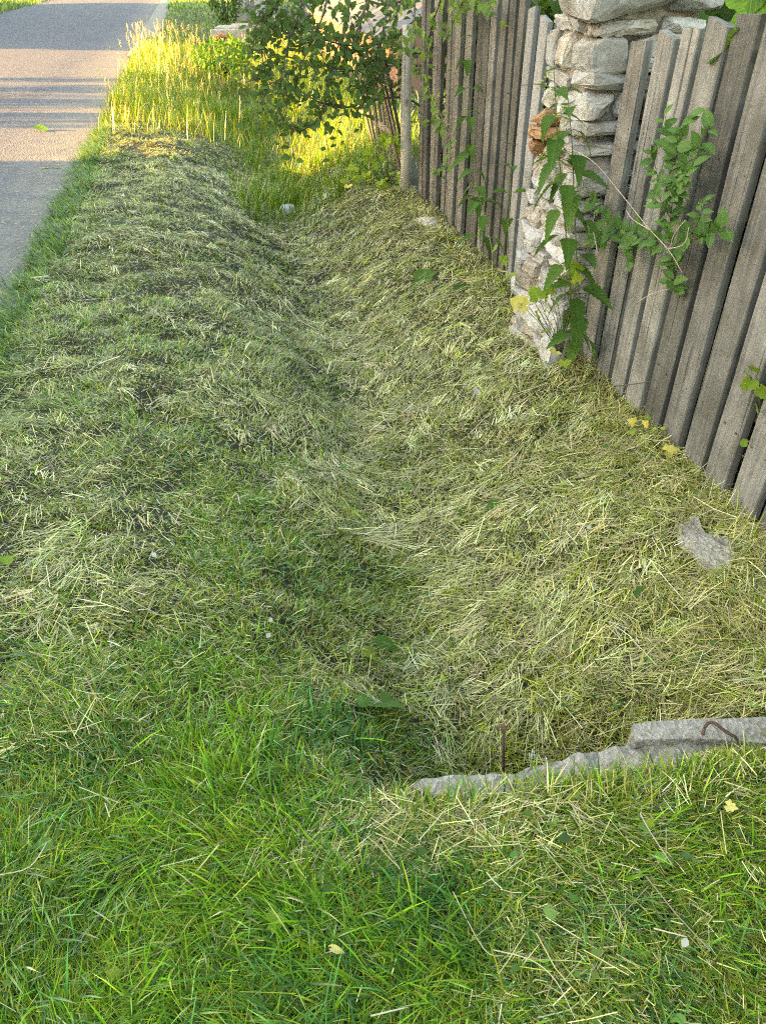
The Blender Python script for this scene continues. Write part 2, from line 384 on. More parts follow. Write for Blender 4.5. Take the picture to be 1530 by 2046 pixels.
tag(link('ground', me, None, M['soil']), 'dark soil under the grass verge, ditch and gardens', kind='structure')

# road with a ragged crumbling edge on the near verge
ys = np.concatenate([np.arange(-30, 0, 1.0), np.arange(0, 26, 0.07), np.arange(26, 300, 2.0)])
er = ROAD_R + .07 + (fbm(ys, ys*0, 1.3, 4)-0.5)*0.16 + (vnoise(ys, ys*0, 9.0, 6)-0.5)*0.07
xs = [ROAD_L, -6.2, -4.4, -2.6, -1.6]
rv = []; rf = []
for i, y in enumerate(ys):
    row = xs + [er[i], er[i]+0.03]
    for j, x in enumerate(row):
        zc = 0.05*(1-((x+4.36)/3.1)**2)
        rv.append((x, y, (zc if j < 6 else -0.03)))
n = 7
for i in range(len(ys)-1):
    for j in range(n-1): rf.append((i*n+j, i*n+j+1, (i+1)*n+j+1, (i+1)*n+j))
tag(link('road', pymesh('road', rv, rf, False), None, M['asphalt']), 'old grey asphalt village road with sandy crumbling edge', kind='structure')
# sandy shoulder further up the road
sv = []; sf = []; sy = np.arange(19.5, 60, 0.5)
for i, y in enumerate(sy):
    a = 0.12*math.sin(y*1.3)+0.08*math.sin(y*3.1); wd = 0.42*min(1, (y-19.4)/3)
    sv += [(ROAD_R-0.1, y, 0.045), (ROAD_R+wd*0.5, y, 0.05), (ROAD_R+wd+a*0.4, y, 0.035), (ROAD_R+wd+0.1+a*0.4, y, -0.05)]
for i in range(len(sy)-1):
    for j in range(3): sf.append((i*4+j, i*4+j+1, i*4+5+j, i*4+4+j))
tag(link('road_shoulder', pymesh('road_shoulder', sv, sf, True), None, M['sand']), 'pale sandy strip beside the far road edge', kind='structure')

# ------------------------------------------------------------------ things across the road (they shade the near verge)
def gable_house(name, x0, x1, y0, y1, he, hr, wall_m, roof_m, label, windows):
    root = empty(name, ((x0+x1)/2, (y0+y1)/2, 0), label, 'house')
    xm = (x0+x1)/2
    v = [(x0,y0,-.3),(x1,y0,-.3),(x1,y1,-.3),(x0,y1,-.3),(x0,y0,he),(x1,y0,he),(x1,y1,he),(x0,y1,he),(xm,y0,hr-.12),(xm,y1,hr-.12)]
    f = [(0,1,5,8,4),(1,2,6,5),(2,3,7,9,6),(3,0,4,7)]
    link('wall', pymesh('wall', v, f), root, wall_m)
    o = 0.35
    sl = (hr-he)/((x1-x0)/2)
    rv = []
    for dz in (0.0, 0.12):
        rv += [(x0-o,y0-o,he-o*sl+dz),(xm,y0-o,hr+dz),(x1+o,y0-o,he-o*sl+dz),(x0-o,y1+o,he-o*sl+dz),(xm,y1+o,hr+dz),(x1+o,y1+o,he-o*sl+dz)]
    rf = [(0,1,4,3),(1,2,5,4),(6,9,10,7),(7,10,11,8),(0,6,7,1),(1,7,8,2),(3,4,10,9),(4,5,11,10),(0,3,9,6),(2,8,11,5)]
    ro = link('roof', pymesh('roof', rv, rf), root, roof_m)
    box('chimney', xm-.3, xm+.3, (y0+y1)/2-.3, (y0+y1)/2+.3, hr-.4, hr+.8, M['clay'], ro)
    for wy in windows:
        wdw = box('window', x1-.02, x1+.05, wy-.55, wy+.55, 1.0, 2.3, M['frame'], root)
        for k in (-1, 1): box('pane', x1+.04, x1+.06, wy+k*.26-.21, wy+k*.26+.21, 1.1, 2.2, M['glass'], wdw)
    return root
gable_house('house', -19.5, -12.0, -9.0, 9.35, 3.6, 6.6, M['plaster_cream'], M['roof_red'], 'cream house with red gable roof across the road opposite the ditch', (-6, -2.5, 1, 4.5, 7.5))
gable_house('house', -20.5, -12.6, 22.6, 49.0, 3.4, 6.2, M['plaster_white'], M['roof_grey'], 'long white house with grey roof further along across the road', (26, 30, 34, 38, 42, 46))
gable_house('barn', -19.0, -12.0, -30.0, -10.2, 4.2, 7.2, M['wood_dark'], M['roof_red'], 'dark timber barn across the road behind the viewer', ())
birch_leaf = None
def birch(x, y, r, h_, zc, nl, label):
    root = empty('birch_tree', (x, y, 0), label, 'tree', 'birches across the road')
    def tb(name, pts_, r0, r1):
        return link(name, tube_mesh(name, pts_, r0, r1, 8), root, M['bark'])
    tb('trunk', [(x, y, -.1), (x+.03, y+.02, h_*.3), (x-.04, y-.02, h_*.6), (x, y, h_)], r, r*.3)
    v = []; f = []
    for i in range(nl):
        a = random.uniform(0, 6.283); t = random.random(); rr = (1.25*math.sin(math.pi*(.12+.88*t)))*random.random()**.5
        p = Vector((x+rr*math.cos(a), y+rr*math.sin(a)*.7, zc + (h_-zc+.5)*t)); s_ = random.uniform(.05, .13)
        q_ = [p + Vector((random.uniform(-1, 1), random.uniform(-1, 1), random.uniform(-1, 1)))*s_ for _ in range(3)]
        o_ = len(v); v += q_; f.append((o_, o_+1, o_+2))
    for i in range(8):
        t = i/8; a = i*2.4; z_ = zc + (h_-zc)*t*.8
        tb('branch', [(x, y, z_), (x+.9*math.cos(a)*(1-t*.5), y+.6*math.sin(a)*(1-t*.5), z_+.5)], r*.25, r*.06)
    tag(link('crown', pymesh('crown', v, f), root, M['leaf_bush']), kind='stuff')
for i, (y_, r_, zc_) in enumerate(((12.0, .10, 2.3), (12.35, .19, 2.9), (13.3, .07, 1.7), (13.6, .10, 2.6), (13.9, .24, 2.2), (15.0, .09, 1.5), (15.2, .17, 2.6), (16.3, .12, 2.0))):
    birch(-15.5 + random.uniform(-2.5, 2.5), y_, r_*1.4, random.uniform(5.5, 7), zc_, 1300, ('first', 'second', 'third', 'fourth', 'fifth', 'sixth', 'seventh', 'eighth')[i] + ' birch of the row across the road, counted from the cream house')

# ------------------------------------------------------------------ wooden fences
def plank_mesh(wd, th, ht, bow=0.0, bow2=0.0, slope=0.0, taper=0.0, nz=7):
    """a sawn plank standing on z=0: width along y, thickness along x, chamfered edges, slight warp"""
    c = 0.0035; prof = [(-th/2, -wd/2+c), (-th/2, wd/2-c), (-th/2+c, wd/2), (th/2-c, wd/2), (th/2, wd/2-c), (th/2, -wd/2+c), (th/2-c, -wd/2), (-th/2+c, -wd/2)]
    v = []; f = []
    for k in range(nz+1):
        t = k/nz; s = 1 - taper*t
        ej = random.uniform(-1, 1)*0.0022; ek = random.uniform(-1, 1)*0.0022
        for (x, y) in prof:
            yy = y*s + bow*math.sin(math.pi*t) + (ej if y < 0 else ek); z = t*ht
            if k == nz: z += slope*y + random.uniform(-1, 1)*0.003
            v.append((x + bow2*math.sin(math.pi*t), yy, z))
    m = len(prof)
    for k in range(nz):
        for j in range(m): f.append((k*m+j, (k+1)*m+j, (k+1)*m+(j+1) % m, k*m+(j+1) % m))
    f.append(tuple(range(m))); f.append(tuple(range(nz*m, nz*m+m))[::-1])
    return pymesh('plank', v, [t[::-1] for t in f])
nail_me = tube_mesh('nail', [(0, 0, 0), (-0.004, 0, 0)], 0.0045, 0.0035, 6)
def add_plank(root, base, top, wd, th, mat, slope=0.0, nails=(0.32, 1.12)):
    base = Vector(base); top = Vector(top); d = top - base
    me = plank_mesh(wd, th, d.length, random.uniform(-.008, .008), random.uniform(-.006, .006), slope)
    z = d.normalized(); y = Vector((0, 1, 0)); x = y.cross(z).normalized(); y = z.cross(x)
    mw = Matrix.Translation(base) @ Matrix((x, y, z)).transposed().to_4x4()
    p = link('plank', me, root, mat, mw)
    for nz_ in nails:
        if nz_ < d.length - .05:
            for s in (-1, 1):
                link('nail', nail_me, p, M['rust'], mw @ Matrix.Translation((-th/2+0.0005, s*wd*0.27+random.uniform(-.008, .008), nz_+random.uniform(-.015, .015))))
    return p

near = empty('wooden_fence', (FENCE_X, 2.3, 0), 'weathered grey plank fence on the right with a leafy shoot growing through it', 'fence')
pts = [((1178,705),(1288,82),.122),((1204,765),(1338,68),.120),((1234,785),(1385,56),.114),((1266,809),(1442,44),.128),((1305,830),(1502,29),.126),
       ((1340,884),None,.124),((1383,933),None,.126),((1430,965),None,.128),((1490,1003),None,.132)]
last = None
for b, t, wd in pts:
    pb = at_x(*b, FENCE_X); 
    pt = at_x(*t, FENCE_X) if t else Vector((FENCE_X, pb.y-0.035, 1.50+random.uniform(-.02, .03)))
    jx = random.uniform(-.006, .006)
    add_plank(near, (FENCE_X+jx, pb.y, -0.07), (FENCE_X+jx+random.uniform(-.006, .006), pt.y, pt.z), wd, 0.036, M['wood'], slope=random.uniform(-.15, .2))
    last = pb.y
for k in range(15):
    last -= 0.163
    add_plank(near, (FENCE_X+random.uniform(-.006, .006), last, -0.07), (FENCE_X, last-.03, 1.52+random.uniform(-.03, .03)), random.uniform(.13, .14), 0.036, M['wood'], slope=.05)
for zz in (0.29, 1.08): box('rail', FENCE_X+.024, FENCE_X+.07, -.6, 3.34, zz, zz+0.085, M['wood_dark'], near, 0.006)
box('post', FENCE_X+.072, FENCE_X+.17, 1.9, 2.0, -.2, 1.35, M['wood_dark'], near, 0.008)

far = empty('wooden_fence', (FENCE_X, 5.4, 0), 'grey plank fence between the stone pillar and the pale round post', 'fence')
yy = 4.0; k = 0
while yy < 6.78:
    wd = random.uniform(0.085, 0.125); pale = k in (0, 1)
    top = (1.38, 1.42)[k] if pale else 1.5 + random.uniform(-.04, .08)
    if k == 0: yb, yt = 4.36, 4.35
    elif k == 1: yb, yt = 4.51, 4.53
    else: yb, yt = yy, yy + random.uniform(-.02, .02)
    back = random.random() < 0.25 and not pale
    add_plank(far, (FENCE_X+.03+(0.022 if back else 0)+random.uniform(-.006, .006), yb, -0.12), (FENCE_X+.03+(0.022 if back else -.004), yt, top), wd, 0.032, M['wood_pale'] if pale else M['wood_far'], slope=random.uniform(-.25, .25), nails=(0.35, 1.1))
    k += 1
    yy = 4.67 if k == 2 else yy + (wd + random.uniform(.03, .055) if k > 2 else 0)
for zz in (0.32, 1.07): box('rail', FENCE_X+.075, FENCE_X+.12, 3.8, 6.95, zz, zz+0.085, M['wood_dark'], far, 0.006)
me = tube_mesh('post', [(0, 0, -.1), (.004, 0, .3), (-.004, .006, .7), (.003, 0, 1.0), (0, 0, 1.22)], 0.048, 0.042, 12)
add_plank(far, (FENCE_X+.045, 4.2, -.12), (FENCE_X+.045, 4.2, 1.36), .11, .03, M['wood_far'], nails=())
link('post', me, far, M['wood_post'], Matrix.Translation((1.67, 6.93, 0)))

lean = empty('picket_fence', (1.75, 8.2, 0), 'old dark picket fence leaning over beyond the pale post, under the bush', 'fence')
yy = 7.2
while yy < 9.0:
    L = random.uniform(.8, 1.15); a = R(14 + 6*math.sin(yy*2.1) + random.uniform(-4, 4))
    add_plank(lean, (1.78, yy, -.05), (1.78 - math.sin(a)*L, yy + random.uniform(-.03, .03), math.cos(a)*L), random.uniform(.045, .065), .022, M['wood_dark'], nails=())
    yy += random.uniform(.11, .17)
for tt in (.3, .8): 
    x = 1.78 - math.sin(R(17))*tt + .035
    box('rail', x-.015, x+.015, 7.1, 9.4, math.cos(R(17))*tt, math.cos(R(17))*tt+.06, M['wood_dark'], lean)

# ------------------------------------------------------------------ stone pillar
def rock_mesh(sx, sy, sz, n=26, rough=0.012, sub=1, flat=0.0):
    bm = bmesh.new()
    for ix in (-1, 1):
        for iy in (-1, 1):
            for iz in (-1, 1):
                bm.verts.new((ix*sx/2*random.uniform(.5, 1), iy*sy/2*random.uniform(.5, 1), iz*sz/2*random.uniform(.45, 1)))
    for i in range(n-8):
        d = Vector((random.gauss(0, 1), random.gauss(0, 1), random.gauss(0, 1))).normalized()
        e = 6.0
        r = (abs(d.x)**e + abs(d.y)**e + abs(d.z)**e)**(-1/e)*random.uniform(.88, 1.02)
        bm.verts.new((d.x*r*sx/2, d.y*r*sy/2, d.z*r*sz/2))
    res = bmesh.ops.convex_hull(bm, input=bm.verts[:])
    loose = [v for v in bm.verts if not v.link_faces]
    bmesh.ops.delete(bm, geom=loose, context='VERTS')
    bmesh.ops.dissolve_limit(bm, angle_limit=R(12), verts=bm.verts[:], edges=bm.edges[:])
    bmesh.ops.bevel(bm, geom=bm.edges[:], offset=min(sx, sy, sz)*0.05, segments=1, affect='EDGES', profile=.6)
    bmesh.ops.triangulate(bm, faces=bm.faces[:])
    for _ in range(sub):
        bmesh.ops.subdivide_edges(bm, edges=[e for e in bm.edges if e.calc_length() > 0.03], cuts=1, use_grid_fill=False)
        bmesh.ops.triangulate(bm, faces=bm.faces[:])
    for v in bm.verts:
        v.co += Vector((random.uniform(-1, 1), random.uniform(-1, 1), random.uniform(-1, 1)))*rough*0.5
    bmesh.ops.recalc_face_normals(bm, faces=bm.faces[:])
    me = bm_mesh('stone', bm)
    return me
pil = empty('stone_pillar', (1.8, 3.6, 0), 'rough pillar of pale stacked limestone at the fence, nettles in front', 'pillar')
PX0, PX1, PY0, PY1 = 1.575, 2.08, 3.36, 3.87
def stone(x0, x1, y0, y1, z0, z1, tone='stone', rot=0.10, rough=.010):
    me = rock_mesh((x1-x0)*1.12, (y1-y0)*1.12, (z1-z0)*1.16, 26, rough*random.uniform(.6, 1.5), 1)
    mw = Matrix.Translation(((x0+x1)/2, (y0+y1)/2, (z0+z1)/2)) @ Matrix.Rotation(random.uniform(-rot, rot)*1.5, 4, 'Z') @ Matrix.Rotation(random.uniform(-rot, rot), 4, 'X') @ Matrix.Rotation(random.uniform(-rot, rot), 4, 'Y')
    return link('stone', me, pil, M[tone], mw)
# rubble core with old mortar
bm = bmesh.new(); bmesh.ops.create_cube(bm, size=1); bmesh.ops.subdivide_edges(bm, edges=bm.edges[:], cuts=9, use_grid_fill=True)
for v in bm.verts:
    v.co.x = v.co.x*(PX1-PX0-.065); v.co.y = v.co.y*(PY1-PY0-.075)*(1-.16*(v.co.z+.5)); v.co.z = v.co.z*1.62
    v.co += Vector((random.uniform(-1, 1), random.uniform(-1, 1), random.uniform(-1, 1)))*.016
link('mortar_core', bm_mesh('mortar_core', bm), pil, M['mortar'], Matrix.Translation(((PX0+PX1)/2, (PY0+PY1)/2, .66)))
bm = bmesh.new(); bmesh.ops.create_cube(bm, size=1); bmesh.ops.subdivide_edges(bm, edges=bm.edges[:], cuts=21, use_grid_fill=True)
for v in bm.verts:
    t = v.co.z + .5; k_ = 1.0 - .10*t
    d_ = Vector((v.co.x*(PX1-PX0-.01)*k_, v.co.y*(PY1-PY0-.01)*k_, v.co.z*.86))
    nz = float(vnoise(v.co.x*.5+v.co.z*.86, v.co.y*.5-v.co.z*.5, 9, 71))-.5 + .5*(float(vnoise(v.co.x*.5-v.co.z*.86, v.co.y*.5+v.co.z*.9, 22, 72))-.5)
    v.co = d_ + Vector((v.co.x, v.co.y, 0))*nz*.16 + Vector((random.uniform(-1, 1), random.uniform(-1, 1), random.uniform(-1, 1)))*.005
link('render_coat', bm_mesh('render_coat', bm), pil, M['stone_white'], Matrix.Translation(((PX0+PX1)/2, (PY0+PY1)/2, .30)))
z = -0.10; course = 0
while z < 1.40:
    low = z < 0.70
    hgt = random.choice((.07, .09, .11)) if low else random.choice((.05, .065, .085, .11, .14, .15)); hgt = min(hgt, 1.43 - z)
    tp = (lambda: random.choice(['stone_white', 'stone_white', 'stone_tan', 'stone'])) if low else (lambda: random.choice(['stone', 'stone', 'stone_tan', 'stone_white']))
    tape = 0.02*(1 - z/1.4)
    g = lambda a: random.uniform(-a, a)
    # corner and near face
    cuts = [PX0 - tape]
    first = random.uniform(.14, .34) if course % 2 else random.uniform(.22, .42)
    cuts.append(cuts[0] + first)
    while cuts[-1] < PX1 - .14: cuts.append(cuts[-1] + random.uniform(.11, .24))
    cuts[-1] = PX1
    d0 = random.uniform(.18, .3) if course % 2 else random.uniform(.12, .2)
    for i in range(len(cuts)-1):
        dep = d0 if i == 0 else .16
        zz = g(.008)
        if i > 0 and hgt > .08 and random.random() < .45:
            hm = hgt*random.uniform(.4, .6)
            stone(cuts[i]+.004, cuts[i+1]-.004, PY0+g(.014)-tape, PY0+dep, z+.004, z+hm-.003, tp())
            stone(cuts[i]+.004, cuts[i+1]-.004, PY0+g(.014)-tape, PY0+dep, z+hm+.003, z+hgt-.004, tp())
        else:
            stone(cuts[i]+.004, cuts[i+1]-.004, PY0+g(.016)-tape, PY0+dep, z+.003+zz, z+hgt-.003+zz, tp())
    # road face, far part
    a = PY0 + d0
    pe = PY1 - .09*max(0, z-.6)
    while a < pe - .05:
        b = min(pe + .01, a + random.uniform(.12, .24))
        if pe - b < .07: b = pe + .01
        tone = tp()
        if 0.80 < z < 1.0 and b > pe - .03: tone = 'stone_rust'
        prot = .03 if tone == 'stone_rust' else 0
        stone(PX0-tape+g(.018)-prot, PX0+.15, a+.004, b-.004, z+.003, z+hgt-.003, tone)
        a = b
    z += hgt; course += 1
# cap slabs
stone(1.54, 1.93, 3.30, 3.70, 1.425, 1.60, 'stone', .05, .008)
stone(1.88, 2.16, 3.33, 3.80, 1.435, 1.59, 'stone', .07, .008)
stone(1.57, 1.98, 3.64, 3.80, 1.425, 1.54, 'stone_tan', .05)
stone(1.60, 2.0, 3.40, 3.85, 1.60, 1.70, 'stone', .05)
# fallen lumps at the foot
for px, py, s, tone in ((1050, 640, .11, 'stone_white'), (1105, 705, .12, 'stone_white'), (1035, 575, .10, 'stone_white')):
    p = at_z(px, py, 0.02); stone(p.x-s*.4, p.x+s*.5, p.y-s*.4, p.y+s*.6, -.05, s*.8, tone, .3)

# ------------------------------------------------------------------ broken concrete headwall of the culvert
def poly_slab(name, outline, zf, z_bot, res, mat, parent=None, rough=0.01, seed=0):
    """prism over a plan outline with a rough uneven top surface"""
    xs_ = [p[0] for p in outline]; ys_ = [p[1] for p in outline]
    bm = bmesh.new(); vs_ = [bm.verts.new((x, y, 0)) for x, y in outline]; fc = bm.faces.new(vs_)
    bm.normal_update()
    if fc.normal.z < 0: fc.normal_flip()
    n = int(max((max(xs_)-min(xs_)), (max(ys_)-min(ys_)))/res)
    for i in range(1, n):
        x = min(xs_) + (max(xs_)-min(xs_))*i/n
        bmesh.ops.bisect_plane(bm, geom=bm.verts[:]+bm.edges[:]+bm.faces[:], plane_co=(x, 0, 0), plane_no=(1, 0, 0))
    m_ = int((max(ys_)-min(ys_))/res)
    for i in range(1, m_):
        y = min(ys_) + (max(ys_)-min(ys_))*i/m_
        bmesh.ops.bisect_plane(bm, geom=bm.verts[:]+bm.edges[:]+bm.faces[:], plane_co=(0, y, 0), plane_no=(0, 1, 0))
    ext = bmesh.ops.extrude_face_region(bm, geom=bm.faces[:])
    topv = [g_ for g_ in ext['geom'] if isinstance(g_, bmesh.types.BMVert)]
    for v in bm.verts: v.co.z = z_bot
    for v in topv:
        v.co.z = zf(v.co.x, v.co.y)
        r = random.uniform(-1, 1)*rough; v.co.z += r
        if v.is_boundary or any(len(e.link_faces) and not e.is_contiguous for e in v.link_edges): pass
        v.co.x += random.uniform(-1, 1)*rough*.8; v.co.y += random.uniform(-1, 1)*rough*.8
    bmesh.ops.recalc_face_normals(bm, faces=bm.faces[:])
    return link(name, bm_mesh(name, bm), parent, mat)
hw = empty('culvert_headwall', (0.9, 1.1, 0), 'broken grey concrete culvert edge across the ditch at lower right', 'concrete')
G = lambda px, py, z=0.0: tuple(at_z(px, py, z)[:2])
rough_top = [G(985, 1553), G(1060, 1535), G(1150, 1507), G(1262, 1487), G(1290, 1470), G(1420, 1462), G(1535, 1460), (1.7, 1.02), (1.7, .9), G(1530, 1600), G(1400, 1560), G(1250, 1590), G(1100, 1600), G(1000, 1578)]
poly_slab('broken_slab', rough_top, lambda x, y: 0.0 + 0.035*max(0, (x-.75)) + (float(vnoise(x, y, 22, 3))-.5)*.022, -.5, .014, M['concrete'], hw, .0035)
flat = [G(1262, 1452, .02), G(1300, 1447, .02), G(1535, 1438, .02), (1.7, 1.12), (1.7, 1.0), G(1535, 1492, .02), G(1420, 1482, .02), G(1290, 1483, .02), G(1268, 1486, .02)]
poly_slab('smooth_beam', flat, lambda x, y: 0.032, -.48, .03, M['concrete'], hw, .0015)
low = [G(822, 1560), G(850, 1550), G(930, 1545), G(1030, 1543), G(1060, 1570), G(930, 1592), G(850, 1582)]
poly_slab('low_slab', low, lambda x, y: -.004 - .06*max(0, .44-x) + (float(vnoise(x, y, 22, 3))-.5)*.014, -.4, .016, M['concrete'], hw, .0025)
def hook(name, pts_, r, label):
    me = tube_mesh(name, smooth_path(pts_, 5), r, r, 7)
    return tag(link(name, me, None, M['rust']), label, 'rebar')
a = at_z(1402, 1468, .03); b = at_z(1470, 1478, .03)
hook('rebar_hook', [a+Vector((0, 0, -.06)), a, a+Vector((.006, .005, .028)), a+Vector((.022, .004, .036)), a.lerp(b, .65)+Vector((0, 0, .022)), b+Vector((0, 0, .004)), b+Vector((.01, -.008, -.03))], .0042, 'rusty bent iron hook lying on top of the concrete edge')
c = at_y(1005, 1560, 1.17); 
p0 = Vector((c.x, 1.17, -.35)); p1 = at_y(1006, 1462, 1.17)
hook('rebar_hook', [p0, Vector((p0.x, 1.17, -.2)), p1, p1+Vector((.004, 0, .012)), p1+Vector((-.006, .005, .018)), p1+Vector((-.020, .008, .010))], .0042, 'thin rusty iron rod with bent tip standing upright in the ditch')

# half buried concrete lump in the bank, and other lumps
def lump(name, px, py, sx, sy, sz, mat, label, cat, rz=0, sink=.5, dz=0.0, n=34):
    me = rock_mesh(sx, sy, sz, n, .006, 2)
    z0 = 0.0
    for _ in range(4):
        p = at_z(px, py, z0); z0 = float(height(p.x, p.y))
    o = link(name, me, None, M[mat], Matrix.Translation((p.x, p.y, z0 + sz*(.5-sink) + dz)) @ Matrix.Rotation(rz, 4, 'Z'))
    return tag(o, label, cat)
frag = [at_z(px, py, -.06)[:2] for px, py in ((1345, 1062), (1385, 1052), (1400, 1085), (1445, 1100), (1462, 1135), (1440, 1168), (1405, 1150), (1380, 1118), (1352, 1092))]
o = poly_slab('concrete_fragment', [tuple(p) for p in frag], lambda x, y: float(height(x, y))+.020+(float(vnoise(x, y, 30, 3))-.5)*.014, -.3, .016, M['concrete'], None, .003)
tag(o, 'flat pale concrete patch half buried in the bank below the right fence', 'concrete')
lump('stone', 855, 448, .17, .20, .10, 'stone_tan', 'grey stone in the grass at the foot of the far fence', 'stone', .4, .62)
lump('stone', 957, 787, .07, .06, .04, 'concrete', 'small dark grey stone in the cut grass of the ditch slope', 'stone', .8, .4)
lump('paper_scrap', 577, 428, .16, .12, .09, 'paper', 'crumpled white scrap lying in the bottom of the ditch', 'litter', .3, .0, n=16)

# ------------------------------------------------------------------ leaf shapes (unit length along +Y, facing +Z)
def strip_leaf(name, prof, fold=0.25, droop=0.25, teeth=0.0):
    v = []; f = []; n = len(prof)
    for i, (t, wd) in enumerate(prof):
        zc = -droop*t*t
        ty = t + (teeth if (teeth and i % 2 == 1) else 0)
        v += [(-wd, ty, zc+fold*wd), (-wd*.5, t+teeth*.2, zc+fold*wd*.55), (0, t, zc), (wd*.5, t+teeth*.2, zc+fold*wd*.55), (wd, ty, zc+fold*wd)]
    for i in range(n-1):
        for j in range(4): f.append((i*5+j, i*5+j+1, i*5+6+j, i*5+5+j))
    return pymesh(name, v, f, True)
ov = lambda t, w_, p=0.8: w_*math.sin(math.pi*min(1, t**p))
OVATE = [strip_leaf('leaf', [(t, ov(t, w_, p)) for t in (0, .08, .22, .4, .58, .75, .9, 1)], fo, dr) for w_, p, fo, dr in ((.27, .85, .35, .15), (.30, .9, .2, .3), (.24, .8, .5, .05))]
NARROW = [strip_leaf('leaf', [(t, ov(t, w_, .75)) for t in (0, .12, .35, .6, .85, 1)], fo, dr) for w_, fo, dr in ((.2, .4, .2), (.24, .2, .35))]
def nettle_prof():
    pr = []
    for i in range(17):
        t = i/16; w_ = .36*(1-t)**.8*(1-math.exp(-t*16))*1.08 + (.012 if t == 0 else 0)
        if i % 2 == 0 and 0 < i < 16: w_ *= .82
        pr.append((t, w_))
    return pr
NETTLE = [strip_leaf('leaf', nettle_prof(), fo, dr, .02) for fo, dr in ((.3, .3), (.15, .5), (.45, .15))]
def radial_leaf(name, fn, cup=0.15, n=30, base=(0, 0)):
    v = [(0, .36, 0)]; f = []
    for i in range(n):
        th = 2*math.pi*i/n; r = fn(th)
        x = r*math.sin(th); y = .36 + r*math.cos(th)
        v.append((x*.5, .36+(y-.36)*.5, cup*r*r*.2)); v.append((x, y, cup*r*r + .03*math.sin(5*th)))
    for i in range(n):
        a, b = 1+2*i, 1+2*((i+1) % n)
        f.append((0, a, b)); f.append((a, a+1, b+1, b))
    return pymesh(name, v, [t[::-1] for t in f], True)
def lobes(th, k=5, depth=.22, base=.42, tooth=.03):
    x = th % (2*math.pi)
    return base*(1 - depth + depth*math.cos(k*th)) * (1 - .35*math.exp(-((abs(x-math.pi))/.28)**2)) + tooth*math.cos(19*th)
LOBED = [radial_leaf('leaf', lambda t: lobes(t, 7, .13, .50, .02)*(1+.16*math.cos(3*t)), c_, 36) for c_ in (.3, -.35)]
MAPLE = [radial_leaf('leaf', lambda t: lobes(t, 5, .20, .62, .012), c_, 40) for c_ in (-.25, .1)]
ROUND = [radial_leaf('leaf', lambda t: .48*(1-.25*math.exp(-((abs((t % (2*math.pi))-math.pi))/.25)**2)) + .025*math.cos(9*t), c_, 28) for c_ in (.35, .1)]

def rv(a=1.0): return Vector((random.uniform(-a, a), random.uniform(-a, a), random.uniform(-a, a)))
def leaf_set(root, spots, meshes, mat, limit=300, parent_of=None):
    """spots: (pos, forward, up, size); the first `limit` are parts of their own, the rest one stuff part"""
    spots = list(spots)
    meshes = [m_.copy() for m_ in meshes]
    for m_ in meshes: m_.materials.clear(); m_.materials.append(mat)
    for p, fw, up, s in spots[:limit]:
        link('leaf', random.choice(meshes), root, None, frame_mat(p, fw, up, (s*random.uniform(.85, 1.15), s, s)))
    rest = spots[limit:]
    if rest:
        v = []; f = []
        for p, fw, up, s in rest:
            m_ = random.choice(meshes); mw = frame_mat(p, fw, up, s); o = len(v)
            v += [mw @ x.co for x in m_.vertices]; f += [tuple(o+i for i in pl.vertices) for pl in m_.polygons]
        tag(link('foliage', pymesh('foliage', v, f, True), root, mat), kind='stuff')

# ------------------------------------------------------------------ nettles
tass = []
for q_ in range(3):
    bm_v = []; bm_f = []
    for i in range(34):
        t = random.random(); p = Vector((random.gauss(0, .10), t*.9, -t*t*.55+random.gauss(0, .09))); s = random.uniform(.03, .07)
        o = len(bm_v); bm_v += [p+rv(s), p+rv(s), p+rv(s), p+rv(s)]; bm_f += [(o, o+1, o+2), (o, o+2, o+3)]
    me = pymesh('flower_cluster', bm_v, bm_f); me.materials.append(M['flower']); tass.append(me)
def nettle(path, label, lmin, lmax, nodes, flowers=(), face=Vector((-.6, -.8, 0)), r=.0035):
    path = smooth_path(path, 5); root = empty('nettle', path[0], label, 'nettle', 'nettles')
    link('stem', tube_mesh('stem', path, r, r*.5, 6), root, M['stem_green'])
    meshes = NETTLE
    for m_ in meshes:
        if not m_.materials: m_.materials.append(M['leaf_nettle'])
    for i in range(nodes):
        t = .12 + .88*i/(nodes-1); k = t*(len(path)-1); a = int(min(k, len(path)-2)); p = path[a].lerp(path[a+1], k-a)
        s = lmin + (lmax-lmin)*math.sin(math.pi*min(1, .25+.75*t)) if t < .93 else lmin*.6
        az = i*math.pi/2 + random.uniform(-.5, .5)
        for sg in (0, math.pi):
            if t < .5 and random.random() < .25: continue
            d = Vector((math.cos(az+sg), math.sin(az+sg), 0)) + face*.55
            d.normalize()
            dr = random.uniform(-1.3, .25) if t < .9 else random.uniform(-.3, .5)
            pet = d*s*.22
            fw = d + Vector((0, 0, dr))
            link('petiole', tube_mesh('petiole', [p, p+pet*.6+Vector((0, 0, .006)), p+pet], .0014, .001, 4), root, M['stem_green'])
            link('leaf', random.choice(meshes), root, None, frame_mat(p+pet, fw, Vector((0, 0, 1))+d*.6+rv(.25), (s*random.uniform(.9, 1.15), s*random.uniform(.85, 1.15), s)))
        if i in flowers:
            for _ in range(2):
                d = rv(1); d.z = -.3; d += face*.5
                link('flower_cluster', random.choice(tass), root, None, frame_mat(p, d, (0, 0, 1), .085))
Y3 = lambda px, py, y=3.13: at_y(px, py, y)
nettle([Y3(1148, 735), Y3(1138, 560), Y3(1124, 400), Y3(1113, 270), Y3(1106, 140)], 'tall flowering nettle in front of the stone pillar, left of its pair', .085, .14, 11, (6, 7, 8, 9, 10))
